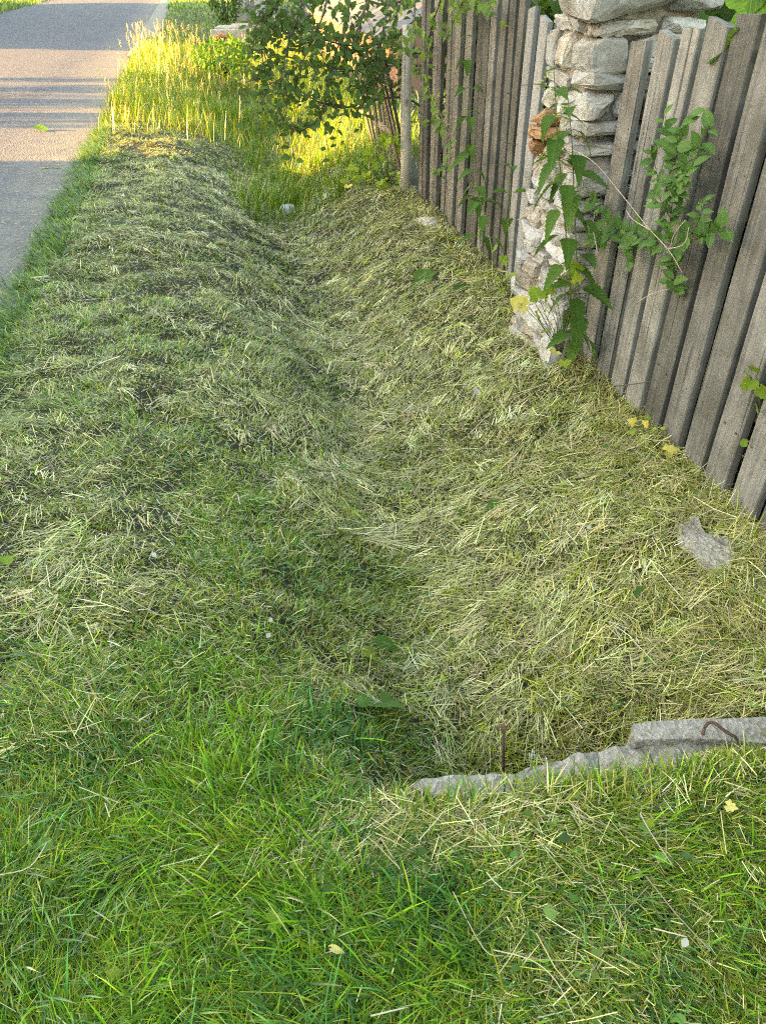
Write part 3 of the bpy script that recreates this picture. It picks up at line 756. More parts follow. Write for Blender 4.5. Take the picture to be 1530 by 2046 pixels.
nettle([Y3(1165, 730, 3.16), Y3(1156, 600, 3.16), Y3(1147, 420, 3.16), Y3(1143, 300, 3.16), Y3(1132, 178, 3.16)], 'leafier nettle in front of the stone pillar, right of its pair', .09, .155, 11, (7, 9))
X1 = lambda px, py, x=1.64: at_x(px, py, x)
nettle([X1(985, 520), X1(973, 444), X1(960, 405), X1(950, 361), X1(946, 314), X1(944, 222)], 'nettle growing up the middle of the far plank fence', .08, .12, 7)
nettle([X1(962, 520, 1.68), X1(952, 400, 1.68), X1(940, 260, 1.68), X1(936, 160, 1.68), X1(931, 72, 1.68)], 'tallest nettle against the far plank fence', .07, .13, 7)
nettle([X1(1012, 540), X1(1016, 440), X1(1020, 360), X1(1022, 288)], 'short nettle beside the left edge of the stone pillar', .07, .11, 5)

# ------------------------------------------------------------------ leafy shoot through the near fence
def leaves_along(paths, step, size, spread=.02, out=Vector((-.7, -.5, .2)), jitter=.6, upf=.6):
    res = []
    for path in paths:
        path = [Vector(p) for p in path]; acc = 0; side = 1
        for i in range(len(path)-1):
            a, b = path[i], path[i+1]; L = (b-a).length; t = 0
            while acc + (L - t) >= step and L > 0:
                t += step - acc; acc = 0
                p = a.lerp(b, min(1, t/L)); tan = (b-a).normalized()
                sd = tan.cross(out).normalized()*side; side *= -1
                fw = tan*.5 + sd*.8 + out*.35 + rv(jitter)
                up = out + Vector((0, 0, upf)) + rv(.4)
                res.append((p + rv(spread), fw, up, size*random.uniform(.6, 1.25)))
            acc += L - t
    return res
sh = empty('leafy_shrub', at_x(1345, 565, 1.70), 'glossy small-leaved shrub shoots poking through the near plank fence', 'shrub')
S = lambda px, py, x=1.66: at_x(px, py, x)
stems = [[S(1350, 590, 1.72), S(1342, 520), S(1338, 480), S(1340, 420), S(1348, 360, 1.64), S(1338, 290), S(1328, 232)],
         [S(1340, 495), S(1375, 480, 1.64), S(1410, 470), S(1450, 452, 1.63)],
         [S(1338, 490), S(1300, 478, 1.63), S(1262, 465), S(1222, 452), S(1190, 418, 1.64), S(1182, 395)],
         [S(1345, 400), S(1370, 350, 1.63), S(1395, 300), S(1418, 250, 1.64)],
         [S(1342, 440), S(1318, 400, 1.62), S(1312, 350), S(1300, 300, 1.64)],
         [S(1372, 480), S(1395, 440, 1.63), S(1402, 395)], [S(1275, 470), S(1262, 495, 1.63), S(1256, 520)], [S(1338, 360), S(1375, 345, 1.62), S(1385, 320)],
         [S(1345, 330), S(1358, 280, 1.63), S(1372, 240)], [S(1225, 452), S(1215, 480, 1.63), S(1180, 475)]]
stems = [smooth_path(s, 4) for s in stems]
for i, s in enumerate(stems): link('stem', tube_mesh('stem', s, .0032 if i < 3 else .002, .0012, 5), sh, M['stem_brown'])
leaf_set(sh, leaves_along(stems, .0145, .056, .010), OVATE, M['leaf_shrub'])
vine = empty('dry_vine', S(1360, 548, 1.62), 'long thin dry stalk slanting across the near fence in front of the shrub', 'dry stalk')
for pth in ([S(1105, 283, 1.52), S(1178, 318, 1.55), S(1230, 375, 1.58), S(1290, 450, 1.6), S(1335, 500, 1.61), S(1362, 545, 1.62)], [S(1338, 500, 1.61), S(1345, 470, 1.6), S(1368, 440, 1.6)], [S(1330, 498, 1.61), S(1365, 488, 1.6), S(1375, 455, 1.6)], [S(1300, 460, 1.6), S(1265, 440, 1.6), S(1250, 420, 1.6)]):
    link('stalk', tube_mesh('stalk', smooth_path(pth, 4), .0022, .0014, 5), vine, M['twig_pale'])
for pth, lb in (([S(1268, 608, 1.66), S(1300, 588, 1.63), S(1338, 577, 1.68)], 'pale broken twig sticking out between near fence planks below the shrub'),
                ([S(1188, 548, 1.6), S(1192, 500, 1.6), S(1184, 455, 1.62), S(1187, 430, 1.62)], 'tan dry stem standing beside the first plank right of the pillar'),
                ([S(1226, 772, 1.6), S(1262, 768, 1.62), S(1300, 762, 1.66)], 'dark thin twig lying at the foot of the near fence')):
    tag(link('twig', tube_mesh('twig', smooth_path(pth, 4), .003, .0018, 5), None, M['stem_brown'] if 'dark' in lb else M['twig_pale']), lb, 'twig')

# ------------------------------------------------------------------ lobed plants by the pillar and fence
def rosette(name, base, tips, meshes, mat, size, label, cat, yellow=0, face=Vector((-.5, -.6, .6)), group=None):
    root = empty(name, base, label, cat, group)
    for m_ in meshes:
        pass
    ms = [m_.copy() for m_ in meshes]; my = [m_.copy() for m_ in meshes]
    for m_ in ms: m_.materials.clear(); m_.materials.append(mat)
    for m_ in my: m_.materials.clear(); m_.materials.append(M['leaf_yellow'])
    for i, t in enumerate(tips):
        t = Vector(t); mid = (base+t)/2 + Vector((0, 0, .02)) + rv(.01)
        link('stem', tube_mesh('stem', smooth_path([base, mid, t], 3), .0018, .0012, 5), root, M['stem_green'])
        fw = (t-base).normalized()*.5 + rv(.6) + face*.2
        link('leaf', random.choice(my if i < yellow else ms), root, None, frame_mat(t, fw, face + rv(.35), size*random.uniform(.75, 1.25)))
    return root
T = lambda l, y: [at_y(px, py, y + random.uniform(-.06, .06)) for px, py in l]
rosette('lobed_plant', at_z(1120, 716, 0), T([(1055, 612), (1110, 700), (1040, 608), (1062, 595), (1078, 600), (1092, 598), (1100, 588), (1128, 560), (1140, 572), (1150, 548), (1158, 540), (1152, 566), (1136, 585), (1085, 625), (1075, 640), (1112, 605), (1125, 720), (1090, 660)], 3.1), LOBED, M['leaf_lobed'], .066, 'bright green lobed plant with yellowing leaves at the foot of the pillar', 'plant', 3)
rosette('lobed_plant', at_z(1010, 580, 0), T([(1000, 540), (1010, 555), (1018, 548), (990, 560), (1008, 580), (985, 500), (1002, 525), (955, 470)], 3.9), LOBED, M['leaf_lobed'], .06, 'small light green lobed plant left of the pillar foot', 'plant', 1)
rosette('round_leaf_plant', at_x(1520, 850, 1.80), [at_x(px, py, 1.70) for px, py in ((1496, 748), (1508, 742), (1497, 770), (1516, 792), (1504, 778), (1522, 775), (1514, 818), (1492, 885))], ROUND, M['leaf_lobed'], .038, 'round scalloped leaves poking out between planks at the right edge', 'plant', 0, Vector((-.8, -.5, .3)))
rosette('round_leaf_plant', at_z(1478, 960, 0), [at_z(px, py, .05) for px, py in ((1470, 905), (1480, 915), (1465, 940), (1472, 950), (1484, 930))], LOBED, M['leaf_lobed'], .03, 'tiny yellow-green sprig at the foot of the last whole plank', 'plant', 2)
rosette('round_leaf_plant', at_z(1285, 865, 0), [at_z(px, py, .05) for px, py in ((1270, 845), (1285, 850), (1292, 838), (1260, 858), (1300, 862), (1322, 852))], LOBED, M['leaf_lobed'], .034, 'small yellow-green sprig below the middle planks of the near fence', 'plant', 2)
gb = [(random.uniform(690, 815), random.uniform(255, 395)) for _ in range(120)]
gb = [(x, y) for x, y in gb if y > 255 + (815-x)*.45 and y < 400-(815-x)*.25][:60]
rosette('currant_bush', Vector((1.6, 7.3, -.02)), [at_y(x, y, 7.05+random.uniform(-.15, .3)) for x, y in gb], LOBED, M['leaf_lobed'], .085, 'light green currant bush with lobed leaves at the pale post', 'bush', 4)
bl = empty('broadleaf_plant', (2.15, 2.85, .0), 'large lobed leaves rising behind the top of the near fence', 'plant')
sp = []
for i in range(46):
    p = Vector((random.uniform(1.85, 2.3), random.uniform(2.3, 3.0), random.uniform(1.2, 1.66)))
    sp.append((p, rv(1)+Vector((-.6, -.6, .1)), Vector((-.5, -.5, .7))+rv(.4), random.uniform(.14, .24)))
leaf_set(bl, sp, MAPLE, M['leaf_maple'])
for i in range(9):
    x, y = random.uniform(1.95, 2.25), random.uniform(2.4, 3.2)
    link('stem', tube_mesh('stem', [(x, y, 0), (x+.02, y, .7), (x-.03, y+.02, 1.5)], .006, .003, 5), bl, M['stem_green'])

# ------------------------------------------------------------------ bushes
def twig_tree(root, limbs, ntw, tl, rad, mat, spread=.6, down=-.15):
    """limbs -> tubes; returns limb and twig paths for leaves"""
    tw = []
    for pth in limbs:
        s = smooth_path(pth, 4); link('branch', tube_mesh('branch', s, rad, rad*.35, 6), root, mat); tw.append(s)
        for _ in range(ntw):
            k = random.randrange(2, len(s)); a = s[k]; d = (s[k]-s[k-1]).normalized()*.6 + rv(spread); d.z += down; d.normalize()
            L = tl*random.uniform(.5, 1.2)
            p = [a, a+d*L*.5+rv(.03), a+d*L+rv(.04)]; p = smooth_path(p, 3); tw.append(p)
            link('twig', tube_mesh('twig', p, rad*.3, rad*.15, 4), root, mat)
    return tw
ob = empty('overhanging_bush', (1.95, 7.25, 0), 'dark-leaved bush hanging out over the ditch above the far fence end', 'bush')
Yb = lambda px, py, y=7.2: at_y(px, py, y)
B0 = Vector((1.95, 7.25, 0))
link('trunk', tube_mesh('trunk', smooth_path([B0, B0+Vector((.03, .02, .6)), B0+Vector((-.05, 0, 1.2)), B0+Vector((0, .05, 2.0))], 4), .035, .02, 8), ob, M['bark'])
limbs = [[B0+Vector((0, 0, .55)), Yb(810, 196), Yb(745, 200), Yb(690, 215), Yb(640, 205, 7.1), Yb(600, 182, 7.0), Yb(545, 165, 6.9), Yb(528, 190, 6.8)],
         [Yb(690, 213), Yb(650, 208, 7.0), Yb(638, 235, 6.95), Yb(598, 262, 6.9), Yb(565, 246, 6.9), Yb(545, 236, 6.9)],
         [B0+Vector((0, 0, 1.2)), Yb(820, 60), Yb(740, 92), Yb(650, 80), Yb(590, 42, 7.1), Yb(540, 10, 7.0)],
         [B0+Vector((0, 0, 1.5)), Yb(780, 10), Yb(690, -15), Yb(600, -20), Yb(530, -25), Yb(500, 5, 7.0)],
         [B0+Vector((0, 0, .9)), Yb(790, 130), Yb(720, 142), Yb(640, 130), Yb(560, 112, 7.1), Yb(520, 130, 7.0)],
         [Yb(540, -30), Yb(532, 40, 7.1), Yb(522, 95, 7.0), Yb(530, 140, 7.0)],
         [B0+Vector((0, 0, 1.0)), Yb(815, 110), Yb(760, 150, 7.0), Yb(735, 180, 7.0), Yb(700, 170, 6.9)],
         [Yb(700, -20), Yb(690, 60, 7.1), Yb(668, 110, 7.0), Yb(660, 160, 7.0)],
         [Yb(620, -40), Yb(600, 20, 7.1), Yb(578, 80, 7.0), Yb(562, 150, 6.9)], [Yb(580, -40), Yb(545, 10, 7.1), Yb(508, 60, 7.0), Yb(512, 105, 6.9)],
         [Yb(745, -30), Yb(722, 40, 7.1), Yb(705, 100, 7.0)], [Yb(660, -30), Yb(642, 40, 7.1), Yb(612, 105, 7.0), Yb(600, 150, 6.95)], [Yb(780, -10), Yb(765, 60, 7.0), Yb(750, 120, 7.0)]]
tw = twig_tree(ob, limbs, 14, .30, .011, M['bark'])
sp = leaves_along(tw, .047, .072, .035, Vector((-.3, -.8, .3)), .9)
sp.sort(key=lambda q_: -q_[3]*random.uniform(.5, 1))
leaf_set(ob, sp, OVATE, M['leaf_bush'])
hb = empty('climbing_bush', (1.9, 6.4, 0), 'light green leafy shoots hanging over the top of the far plank fence', 'bush')
A = lambda px, py, x=1.63: at_x(px, py, x)
limbs = [[A(905, -60, 1.75), A(880, 0), A(858, 70), A(850, 140), A(862, 200), A(872, 262)], [A(840, -60, 1.75), A(830, 0), A(828, 80, 1.6), A(838, 150)],
         [A(960, -70, 1.75), A(930, -10), A(905, 45), A(890, 80)], [A(850, -50, 1.75), A(800, 10), A(785, 70), A(800, 120)], [A(880, -30), A(930, 10), A(985, 5)], [A(862, 190), A(885, 240), A(902, 300), A(895, 335)]]
tw = twig_tree(hb, limbs, 4, .16, .006, M['bark'])
leaf_set(hb, leaves_along(tw, .036, .062, .02, Vector((-.7, -.6, .3)), .8), OVATE, mat_leaf('climber_leaf', [(0, (0.04, 0.09, 0.03)), (0.6, (0.075, 0.15, 0.045)), (1, (0.19, 0.27, 0.05))], 0.4, 0.08, 0.4), 230)
# garden hedge behind the fences: dark, seen only through the gaps
def hedge(name, x0, x1, y0, y1, z1, n, s, label, mat):
    root = empty(name, ((x0+x1)/2, (y0+y1)/2, 0), label, 'hedge')
    v = []; f = []
    co = [Vector(c_) for c_ in ((0, 0, 0), (-.3, .4, .08), (0, .45, 0), (.3, .4, .08), (0, 1, -.1))]; pl = [(0, 2, 1), (0, 3, 2), (1, 2, 4), (2, 3, 4)]
    for i in range(n):
        p = Vector((random.uniform(x0, x1), random.uniform(y0, y1), random.uniform(0, z1)))
        mw = frame_mat(p, rv(1), rv(1)+Vector((-.5, 0, .5)), s*random.uniform(.7, 1.3)); o = len(v)
        v += [mw @ c_ for c_ in co]; f += [tuple(o+i_ for i_ in q_) for q_ in pl]
    tag(link('foliage', pymesh('foliage', v, f, True), root, mat), kind='stuff')
    for i in range(int((y1-y0)/.35)):
        y = y0 + .2 + i*.35
        link('stem', tube_mesh('stem', [((x0+x1)/2, y, -.05), ((x0+x1)/2+.05, y+.05, z1*.5), ((x0+x1)/2, y, z1*.95)], .014, .005, 6), root, M['bark'])
hedge('garden_hedge', 1.98, 2.7, 3.9, 7.0, 1.62, 9000, .13, 'dark green hedge glimpsed above and through the far plank fence', M['leaf_bush'])
hedge('garden_hedge', 2.0, 2.7, -.6, 3.2, 1.25, 9500, .13, 'dark green hedge glimpsed through the gaps of the near fence', M['leaf_bush'])

# ------------------------------------------------------------------ far things
cv = empty('culvert_end', (1.0, 23.6, 0), 'far concrete culvert end with orange clay pipe in the long grass', 'culvert')
box('end_wall', .50, 1.42, 23.55, 23.75, -.5, .26, M['concrete'], cv, .02)
bm = bmesh.new(); nseg = 20
ring = []
for r_, y_ in ((.23, 23.36), (.18, 23.36), (.18, 24.2), (.23, 24.2)):
    ring.append([bm.verts.new((.78+r_*math.cos(2*math.pi*k/nseg), y_, -.06+r_*math.sin(2*math.pi*k/nseg))) for k in range(nseg)])
for a in range(4):
    for k in range(nseg): bm.faces.new((ring[a][k], ring[a][(k+1) % nseg], ring[(a+1) % 4][(k+1) % nseg], ring[(a+1) % 4][k]))
bmesh.ops.recalc_face_normals(bm, faces=bm.faces[:])
link('pipe', bm_mesh('pipe', bm, False), cv, M['clay'])
for i, (px, py, l_) in enumerate(((455, 57, 'left grey concrete slab lying behind the far culvert end'), (490, 53, 'right grey concrete slab lying behind the far culvert end'))):
    p = at_z(px, py, .1); o = box('concrete_slab', p.x-.32, p.x+.34, p.y-.5, p.y+.5, 0.0, .16, M['concrete'], None, .02); tag(o, l_, 'slab'); o.rotation_euler.z = .15*(i*2-1)
gt = empty('plank_gate', (2.2, 32, 0), 'far grey plank gate beyond the culvert beside a dark shrub', 'gate')
for i in range(9): box('plank', 1.62+i*.17, 1.62+i*.17+.15, 32+random.uniform(-.01, .01), 32.03, .03, 1.7+random.uniform(-.04, .04), M['wood_pale'], gt)
for z_ in (.3, 1.3): box('rail', 1.6, 3.15, 32.04, 32.09, z_, z_+.1, M['wood'], gt)
def small_bush(name, c, r, h_, n, s, mat, label):
    root = empty(name, c, label, 'bush')
    sp = []
    for i in range(n):
        d = rv(1)
        while d.length > 1: d = rv(1)
        d = d.normalized()*d.length**.5
        p = Vector(c) + Vector((d.x*r, d.y*r, h_*.5 + d.z*h_*.5))
        sp.append((p, rv(1), Vector((-.3, -.5, .6))+rv(.6), s*random.uniform(.6, 1.3)))
    leaf_set(root, sp, NARROW, mat, 0)
    for i in range(5): link('stem', tube_mesh('stem', [Vector(c), Vector(c)+Vector((random.uniform(-r, r)*.4, random.uniform(-r, r)*.4, h_*.8))], .02, .006, 5), root, M['bark'])
small_bush('shrub', (1.25, 31.0, 0), .55, 1.3, 420, .16, M['leaf_bush'], 'dark rounded shrub left of the far grey plank gate')
small_bush('shrub', at_z(440, 150, 0)+Vector((.1, 0, 0)), .55, .55, 420, .13, M['leaf_maple'], 'low leafy weed clump in the sunlit long grass')
# outbuilding behind the bush
sh2 = empty('shed', (3.6, 17, 0), 'low pink-walled shed with grey roof half hidden behind the overhanging bush', 'shed')
v = [(2.85,12.4,-.1),(5.6,12.4,-.1),(5.6,22,-.1),(2.85,22,-.1),(2.85,12.4,.85),(5.6,12.4,2.3),(5.6,22,2.3),(2.85,22,.85)]
link('wall', pymesh('wall', v, [(0,1,5,4),(1,2,6,5),(2,3,7,6),(3,0,4,7)]), sh2, M['plaster_pink'])
for k in range(8):
    y0 = 12.2 + k*1.24
    rv_ = []
    for j in range(9):
        t = j/8; y = y0 + 1.22*t; dz = .02*math.cos(j*math.pi)
        rv_ += [(2.62, y, .745+dz), (5.8, y, 2.42+dz)]
    link('roof_sheet', pymesh('roof_sheet', rv_, [(2*j, 2*j+2, 2*j+3, 2*j+1) for j in range(8)]), sh2, M['roof_grey'])
gable_house('cottage', 6.2, 13, 24, 36, 2.8, 5.5, M['plaster_white'], M['roof_red'], 'white cottage glimpsed behind the bush beyond the pink shed', ())

# ------------------------------------------------------------------ grass, hay and ground cover (stuff)
def blades(P, az, lean, length, width, curve, colr, seg=2, tip=None, twist=0.5, flat=False):
    """P (N,3) roots; az heading of lean; lean from vertical; curve added along the blade"""
    N = len(P); az = np.asarray(az); d = np.stack([np.cos(az), np.sin(az), np.zeros(N)], 1)
    wa = az + np.pi/2 + rng.uniform(-twist, twist, N)
    wv = np.stack([np.cos(wa), np.sin(wa), rng.uniform(-.35, .35, N)], 1)
    rows = [P]; p = P.copy()
    for k in range(seg):
        th = lean + curve*(k+.5)/seg
        p = p + (length/seg)[:, None]*(np.sin(th)[:, None]*d + np.cos(th)[:, None]*np.array([0, 0, 1.0]))
        rows.append(p)
    nvb = 2*seg + (2 if flat else 1)
    V = np.empty((N, nvb, 3), np.float32); C = np.empty((N, nvb, 3), np.float32)
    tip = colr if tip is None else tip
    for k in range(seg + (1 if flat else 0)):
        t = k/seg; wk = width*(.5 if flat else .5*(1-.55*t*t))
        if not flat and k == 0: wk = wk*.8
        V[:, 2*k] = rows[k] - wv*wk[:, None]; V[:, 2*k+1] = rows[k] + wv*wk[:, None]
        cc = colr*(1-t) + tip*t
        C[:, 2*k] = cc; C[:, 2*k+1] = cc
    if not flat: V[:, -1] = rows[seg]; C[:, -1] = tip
    o = (np.arange(N)*nvb)[:, None]; F = []
    nq = seg if flat else seg-1
    quads = np.concatenate([o + np.array([2*k, 2*k+1, 2*k+3, 2*k+2])[None] for k in range(nq)], 1) if nq else np.zeros((N, 0), int)
    if flat: loops = quads.ravel(); lens = np.full(N*nq, 4)
    else:
        tri = o + np.array([2*seg-2, 2*seg-1, 2*seg])[None]
        loops = np.concatenate([quads, tri], 1).ravel(); lens = np.tile(np.array([4]*nq + [3]), N)
    return V.reshape(-1, 3), C.reshape(-1, 3), loops, lens
def build_blades(name, sets, mat, label):
    vs_, cs_, ls_, ln_ = [], [], [], []; off = 0
    for V, C, L, n_ in sets:
        vs_.append(V); cs_.append(C); ls_.append(L + off); ln_.append(n_); off += len(V)
    lens = np.concatenate(ln_); starts = np.concatenate([[0], np.cumsum(lens)[:-1]])
    me = np_mesh(name, np.concatenate(vs_), np.concatenate(ls_), starts, np.clip(np.concatenate(cs_), 0, 1))
    return tag(link(name, me, None, mat), label, kind='stuff')
def pal(n, cols, wts):
    """pick a base colour per blade and jitter it"""
    cols = np.array(cols); k = rng.choice(len(cols), n, p=np.array(wts)/np.sum(wts))
    c = cols[k]*np.exp(rng.normal(-.02, .33, (n, 1)))*(1 + rng.uniform(-.12, .12, (n, 3)))
    return c
FRESH, DEEP, YGREEN, STRAW, PALE, BROWN, OLIVE = (.125, .265, .016), (.05, .145, .018), (.29, .335, .034), (.53, .475, .19), (.71, .655, .345), (.25, .18, .08), (.19, .22, .03)
from_frag = np.array(frag); fc_ = from_frag.mean(0)
def keep_off(x, y):
    """no grass on the concrete, in the pillar, behind the fence or on the road"""
    bad = (x < ROAD_R + .03) | (x > 1.95)
    bad |= (x > 1.6) & (x < 2.1) & (y > 3.4) & (y < 3.85)
    ins = np.zeros(np.shape(x), bool); q_ = fc_ + (from_frag-fc_)*(.80 + .0)
    for i_ in range(len(q_)):
        (xa, ya), (xb, yb) = q_[i_], q_[i_-1]
        ins ^= ((ya > y) != (yb > y)) & (x < (xb-xa)*(y-ya)/(yb-ya+1e-12)+xa)
    bad |= ins & (vnoise(x, y, 40, 9) > .12)
    # concrete
    hx = [.30, .36, .50, .58, .70, .86, .90, 1.25, 1.7]; hf = [1.10, 1.115, 1.10, 1.12, 1.13, 1.14, 1.18, 1.16, 1.16]; hn = [1.062, 1.058, 1.055, 1.05, 1.04, 1.03, 1.015, 1.0, .99]
    hn = np.interp(x, hx, hn) + (vnoise(x, y, 9, 8)-.5)*.05
    bad |= (x > .29) & (x < 1.62) & (y < np.interp(x, hx, hf)) & (y > hn)
    return ~bad
def in_frame(x, y):
    return (x > -.42-.19*y) & (x < .62+.74*y) & (y > .42)
def scatter(n, x0, x1, y0, y1, pw=1.3, off=.6, outw=.25):
    """random ground points, denser close by, thinned outside the frame"""
    u = rng.random(n); e = 1-pw
    a, b = (y0+off)**e, (y1+off)**e
    y = (a + u*(b-a))**(1/e) - off
    x = rng.uniform(x0, x1, n)
    k = in_frame(x, y) | (rng.random(n) < outw*.7)
    return x[k], y[k]
def P3(x, y, dz=0.0): return np.stack([x, y, height(x, y)+dz], 1)
def lushness(x, y):
    a = (1 - sstep(1.05, 1.65, y + .55*(vnoise(x, y, 1.8, 11)-.5)))*(1 - sstep(.02, .50, x + .55*(vnoise(x, y, 2.4, 12)-.5)))
    near_l = (1 - sstep(-1.15, -.75, x))*.85                       # along the road
    patch = sstep(.54, .74, fbm(x, y, 2.3, 13))*.5*(1-sstep(.4, .9, x))
    lowr = (1 - sstep(.85, 1.05, y))*.45
    return np.clip(np.maximum.reduce([a, near_l, patch, lowr]), 0, 1)
def dryness(x, y):
    d = .30 + .45*sstep(.45, 1.1, x)*(y > 1.0) + .5*(fbm(x, y, 2.6, 14)-.45)
    d += .55*np.exp(-(((x-.24)/.14)**2+((y-1.0)/.10)**2)) + .12*np.exp(-(((x-.55)/.25)**2+((y-.93)/.12)**2))
    return np.clip(d, 0, 1)

def tufted(n_t, per, x0, x1, y0, y1, rad, **kw):
    x, y = scatter(n_t, x0, x1, y0, y1, **kw)
    k = keep_off(x, y); x, y = x[k], y[k]
    X = np.repeat(x, per); Y = np.repeat(y, per); n = len(X)
    r = rad*np.sqrt(rng.random(n)); th = rng.uniform(0, 2*np.pi, n)
    bx, by = X + r*np.cos(th), Y + r*np.sin(th)
    ta = np.repeat(rng.uniform(0, 2*np.pi, len(x)), per)
    return bx, by, th, r/rad, ta, np.repeat(rng.random(len(x)), per)

sets = []
# --- short mown turf everywhere on the verge and in the ditch
bx, by, th, rr, ta, tr = tufted(46000, 12, -1.27, 1.75, .15, 11.8, .035, pw=1.25)
k = keep_off(bx, by); bx, by, th, rr, ta, tr = (q_[k] for q_ in (bx, by, th, rr, ta, tr))
n = len(bx); lu = lushness(bx, by); dr = dryness(bx, by)
cg = pal(n, [FRESH, DEEP, YGREEN, OLIVE], [3, 1.8, 2.0, 2]); cd = pal(n, [YGREEN, STRAW, PALE, BROWN, OLIVE], [2.8, 2.0, .8, 1.6, 2.4])
mixf = (rng.random(n) < np.clip(.28 + .8*lu - .6*(dr-.4), .08, 1))[:, None]
colr = np.where(mixf, cg, cd)
dist = np.sqrt(bx**2+by**2)
az = th + rng.uniform(-.9, .9, n); flow = 2*np.pi*vnoise(bx, by, .9, 21)
az = np.where(rng.random(n) < .45, flow + rng.normal(0, .6, n), az)
clump = vnoise(bx, by, 10.0, 23)
L = rng.uniform(.022, .052, n)*(1 + .5*lu)*(.8 + .4*tr)*(.5 + 1.15*clump)
sets.append(blades(P3(bx, by, -.004), az, .25 + .65*rr + rng.uniform(0, .5, n), L, (.0020 + .00045*dist)*rng.uniform(.7, 1.4, n), rng.uniform(.1, 1.2, n), colr*.5, 2, colr*1.36))  # gap shade painted in: dark roots, bright tips, beyond the natural darker stubble base
# --- lush longer green grass: lower left, crossing, road edge
bx, by, th, rr, ta, tr = tufted(6400, 12, -1.26, 1.4, .2, 2.6, .035, pw=1.2, outw=.35)
lu = lushness(bx, by); k = keep_off(bx, by) & (rng.random(len(bx)) < lu*1.1)
bx, by, th, rr, ta, tr, lu = (q_[k] for q_ in (bx, by, th, rr, ta, tr, lu)); n = len(bx)
comb = 2*np.pi*vnoise(bx, by, 1.4, 22)
az = np.where(rng.random(n) < .6, comb + rng.normal(0, .5, n), th + rng.uniform(-.5, .5, n))
cool = (sstep(.45, .6, fbm(bx, by, 2.6, 24))*.8 > rng.random(n))[:, None]
colr = np.where(cool, pal(n, [(.055, .17, .035), (.075, .21, .045), (.04, .12, .025)], [3, 2, 2]), pal(n, [FRESH, DEEP, (.14, .30, .018), YGREEN, STRAW], [4, 2.2, 2.8, .8, .2]))
L = rng.uniform(.05, .135, n)*(.55 + .7*tr)*(.55+.45*lu)
sets.append(blades(P3(bx, by, -.004), az, .15 + .5*rr + rng.uniform(0, .55, n), L, rng.uniform(.0022, .0050, n), rng.uniform(.2, 1.7, n), colr*.55, 3, colr*1.36))  # same painted gap shade: roots darkened, tips brightened in the blade colour
# --- fringe hanging over the road edge
n = 11000; y = 1.0 + 9.5*rng.random(n)**1.15; x = ROAD_R + .0 + .24*rng.random(n)**1.2 + (vnoise(y, y*0, 2.5, 30)-.5)*.10
tuft = vnoise(x, y, 5, 31)
colr = pal(n, [FRESH, DEEP, (.06, .13, .03), YGREEN], [2.5, 3, 3, 1.2])
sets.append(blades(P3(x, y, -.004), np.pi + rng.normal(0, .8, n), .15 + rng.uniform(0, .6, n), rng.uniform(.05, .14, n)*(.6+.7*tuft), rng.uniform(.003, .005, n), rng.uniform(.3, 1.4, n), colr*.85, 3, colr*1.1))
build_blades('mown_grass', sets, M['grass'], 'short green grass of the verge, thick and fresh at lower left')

# --- cut hay and clippings lying on the turf
def lying(n, x0, x1, y0, y1, Lr, wr, cols, wts, amount, lift=(.006, .035), pw=1.25, el=.22):
    x, y = scatter(n, x0, x1, y0, y1, pw=pw)
    k = keep_off(x, y) & (rng.random(len(x)) < amount(x, y)); x, y = x[k], y[k]; n = len(x)
    L = rng.uniform(*Lr, n); dist = np.sqrt(x*x+y*y)
    flow = 2*np.pi*vnoise(x, y, 1.1, 41)
    az = np.where(rng.random(n) < .5, flow + rng.normal(0, .45, n), rng.uniform(0, 2*np.pi, n))
    # follow the slope of the ground along the straw
    x2, y2 = x + np.cos(az)*L, y + np.sin(az)*L
    ok = keep_off(x2, y2) | (rng.random(n) < .12); x, y, x2, y2, az, L, dist = (q_[ok] for q_ in (x, y, x2, y2, az, L, dist)); n = len(x)
    z1, z2 = height(x, y), height(x2, y2)
    sl = np.arctan2(z2-z1, L)
    lean_ = np.pi/2 - sl - rng.uniform(-.5*el, el, n)
    P = np.stack([x, y, z1 + rng.uniform(*lift, n)], 1)
    c_ = pal(n, cols, wts)
    cv_ = rng.normal(0, .38, n)
    return blades(P, az, lean_, L, (wr[0] + (wr[1]-wr[0])*rng.random(n))*(1 + .13*dist), cv_, c_, 2, None, .3, flat=True)
amt = lambda x, y: np.clip(.28 + .95*dryness(x, y) - .85*lushness(x, y) + 1.3*(fbm(x, y, 2.2, 42)-.5) - .32*(1-sstep(-.1, .6, x)) - .65*np.exp(-(((x-.72)/.45)**2+((y-1.28)/.22)**2)), .03, 1)
HAY = [STRAW, PALE, YGREEN, OLIVE, (.36, .35, .13), BROWN, (.52, .50, .25)]
hs = [lying(210000, -1.2, 1.75, .15, 10.5, (.012, .048), (.0009, .0019), HAY, [2.2, 1.5, 2.4, 1.4, 3, .9, 2.4], lambda x, y: np.maximum(amt(x, y), .26*(1-lushness(x, y))), (.003, .028)),
      lying(21000, -1.2, 1.75, .15, 10, (.05, .12), (.0010, .0020), HAY, [2.4, 1.5, 1.6, .6, 2.2, .4, 2], lambda x, y: amt(x, y)*.8, (.012, .05)),
      lying(1000, -1.1, 1.7, .15, 8, (.09, .19), (.0016, .003), [PALE, STRAW, (.62, .58, .38)], [2, 2, 1], lambda x, y: .02+.45*amt(x, y), (.015, .045), el=.08)]
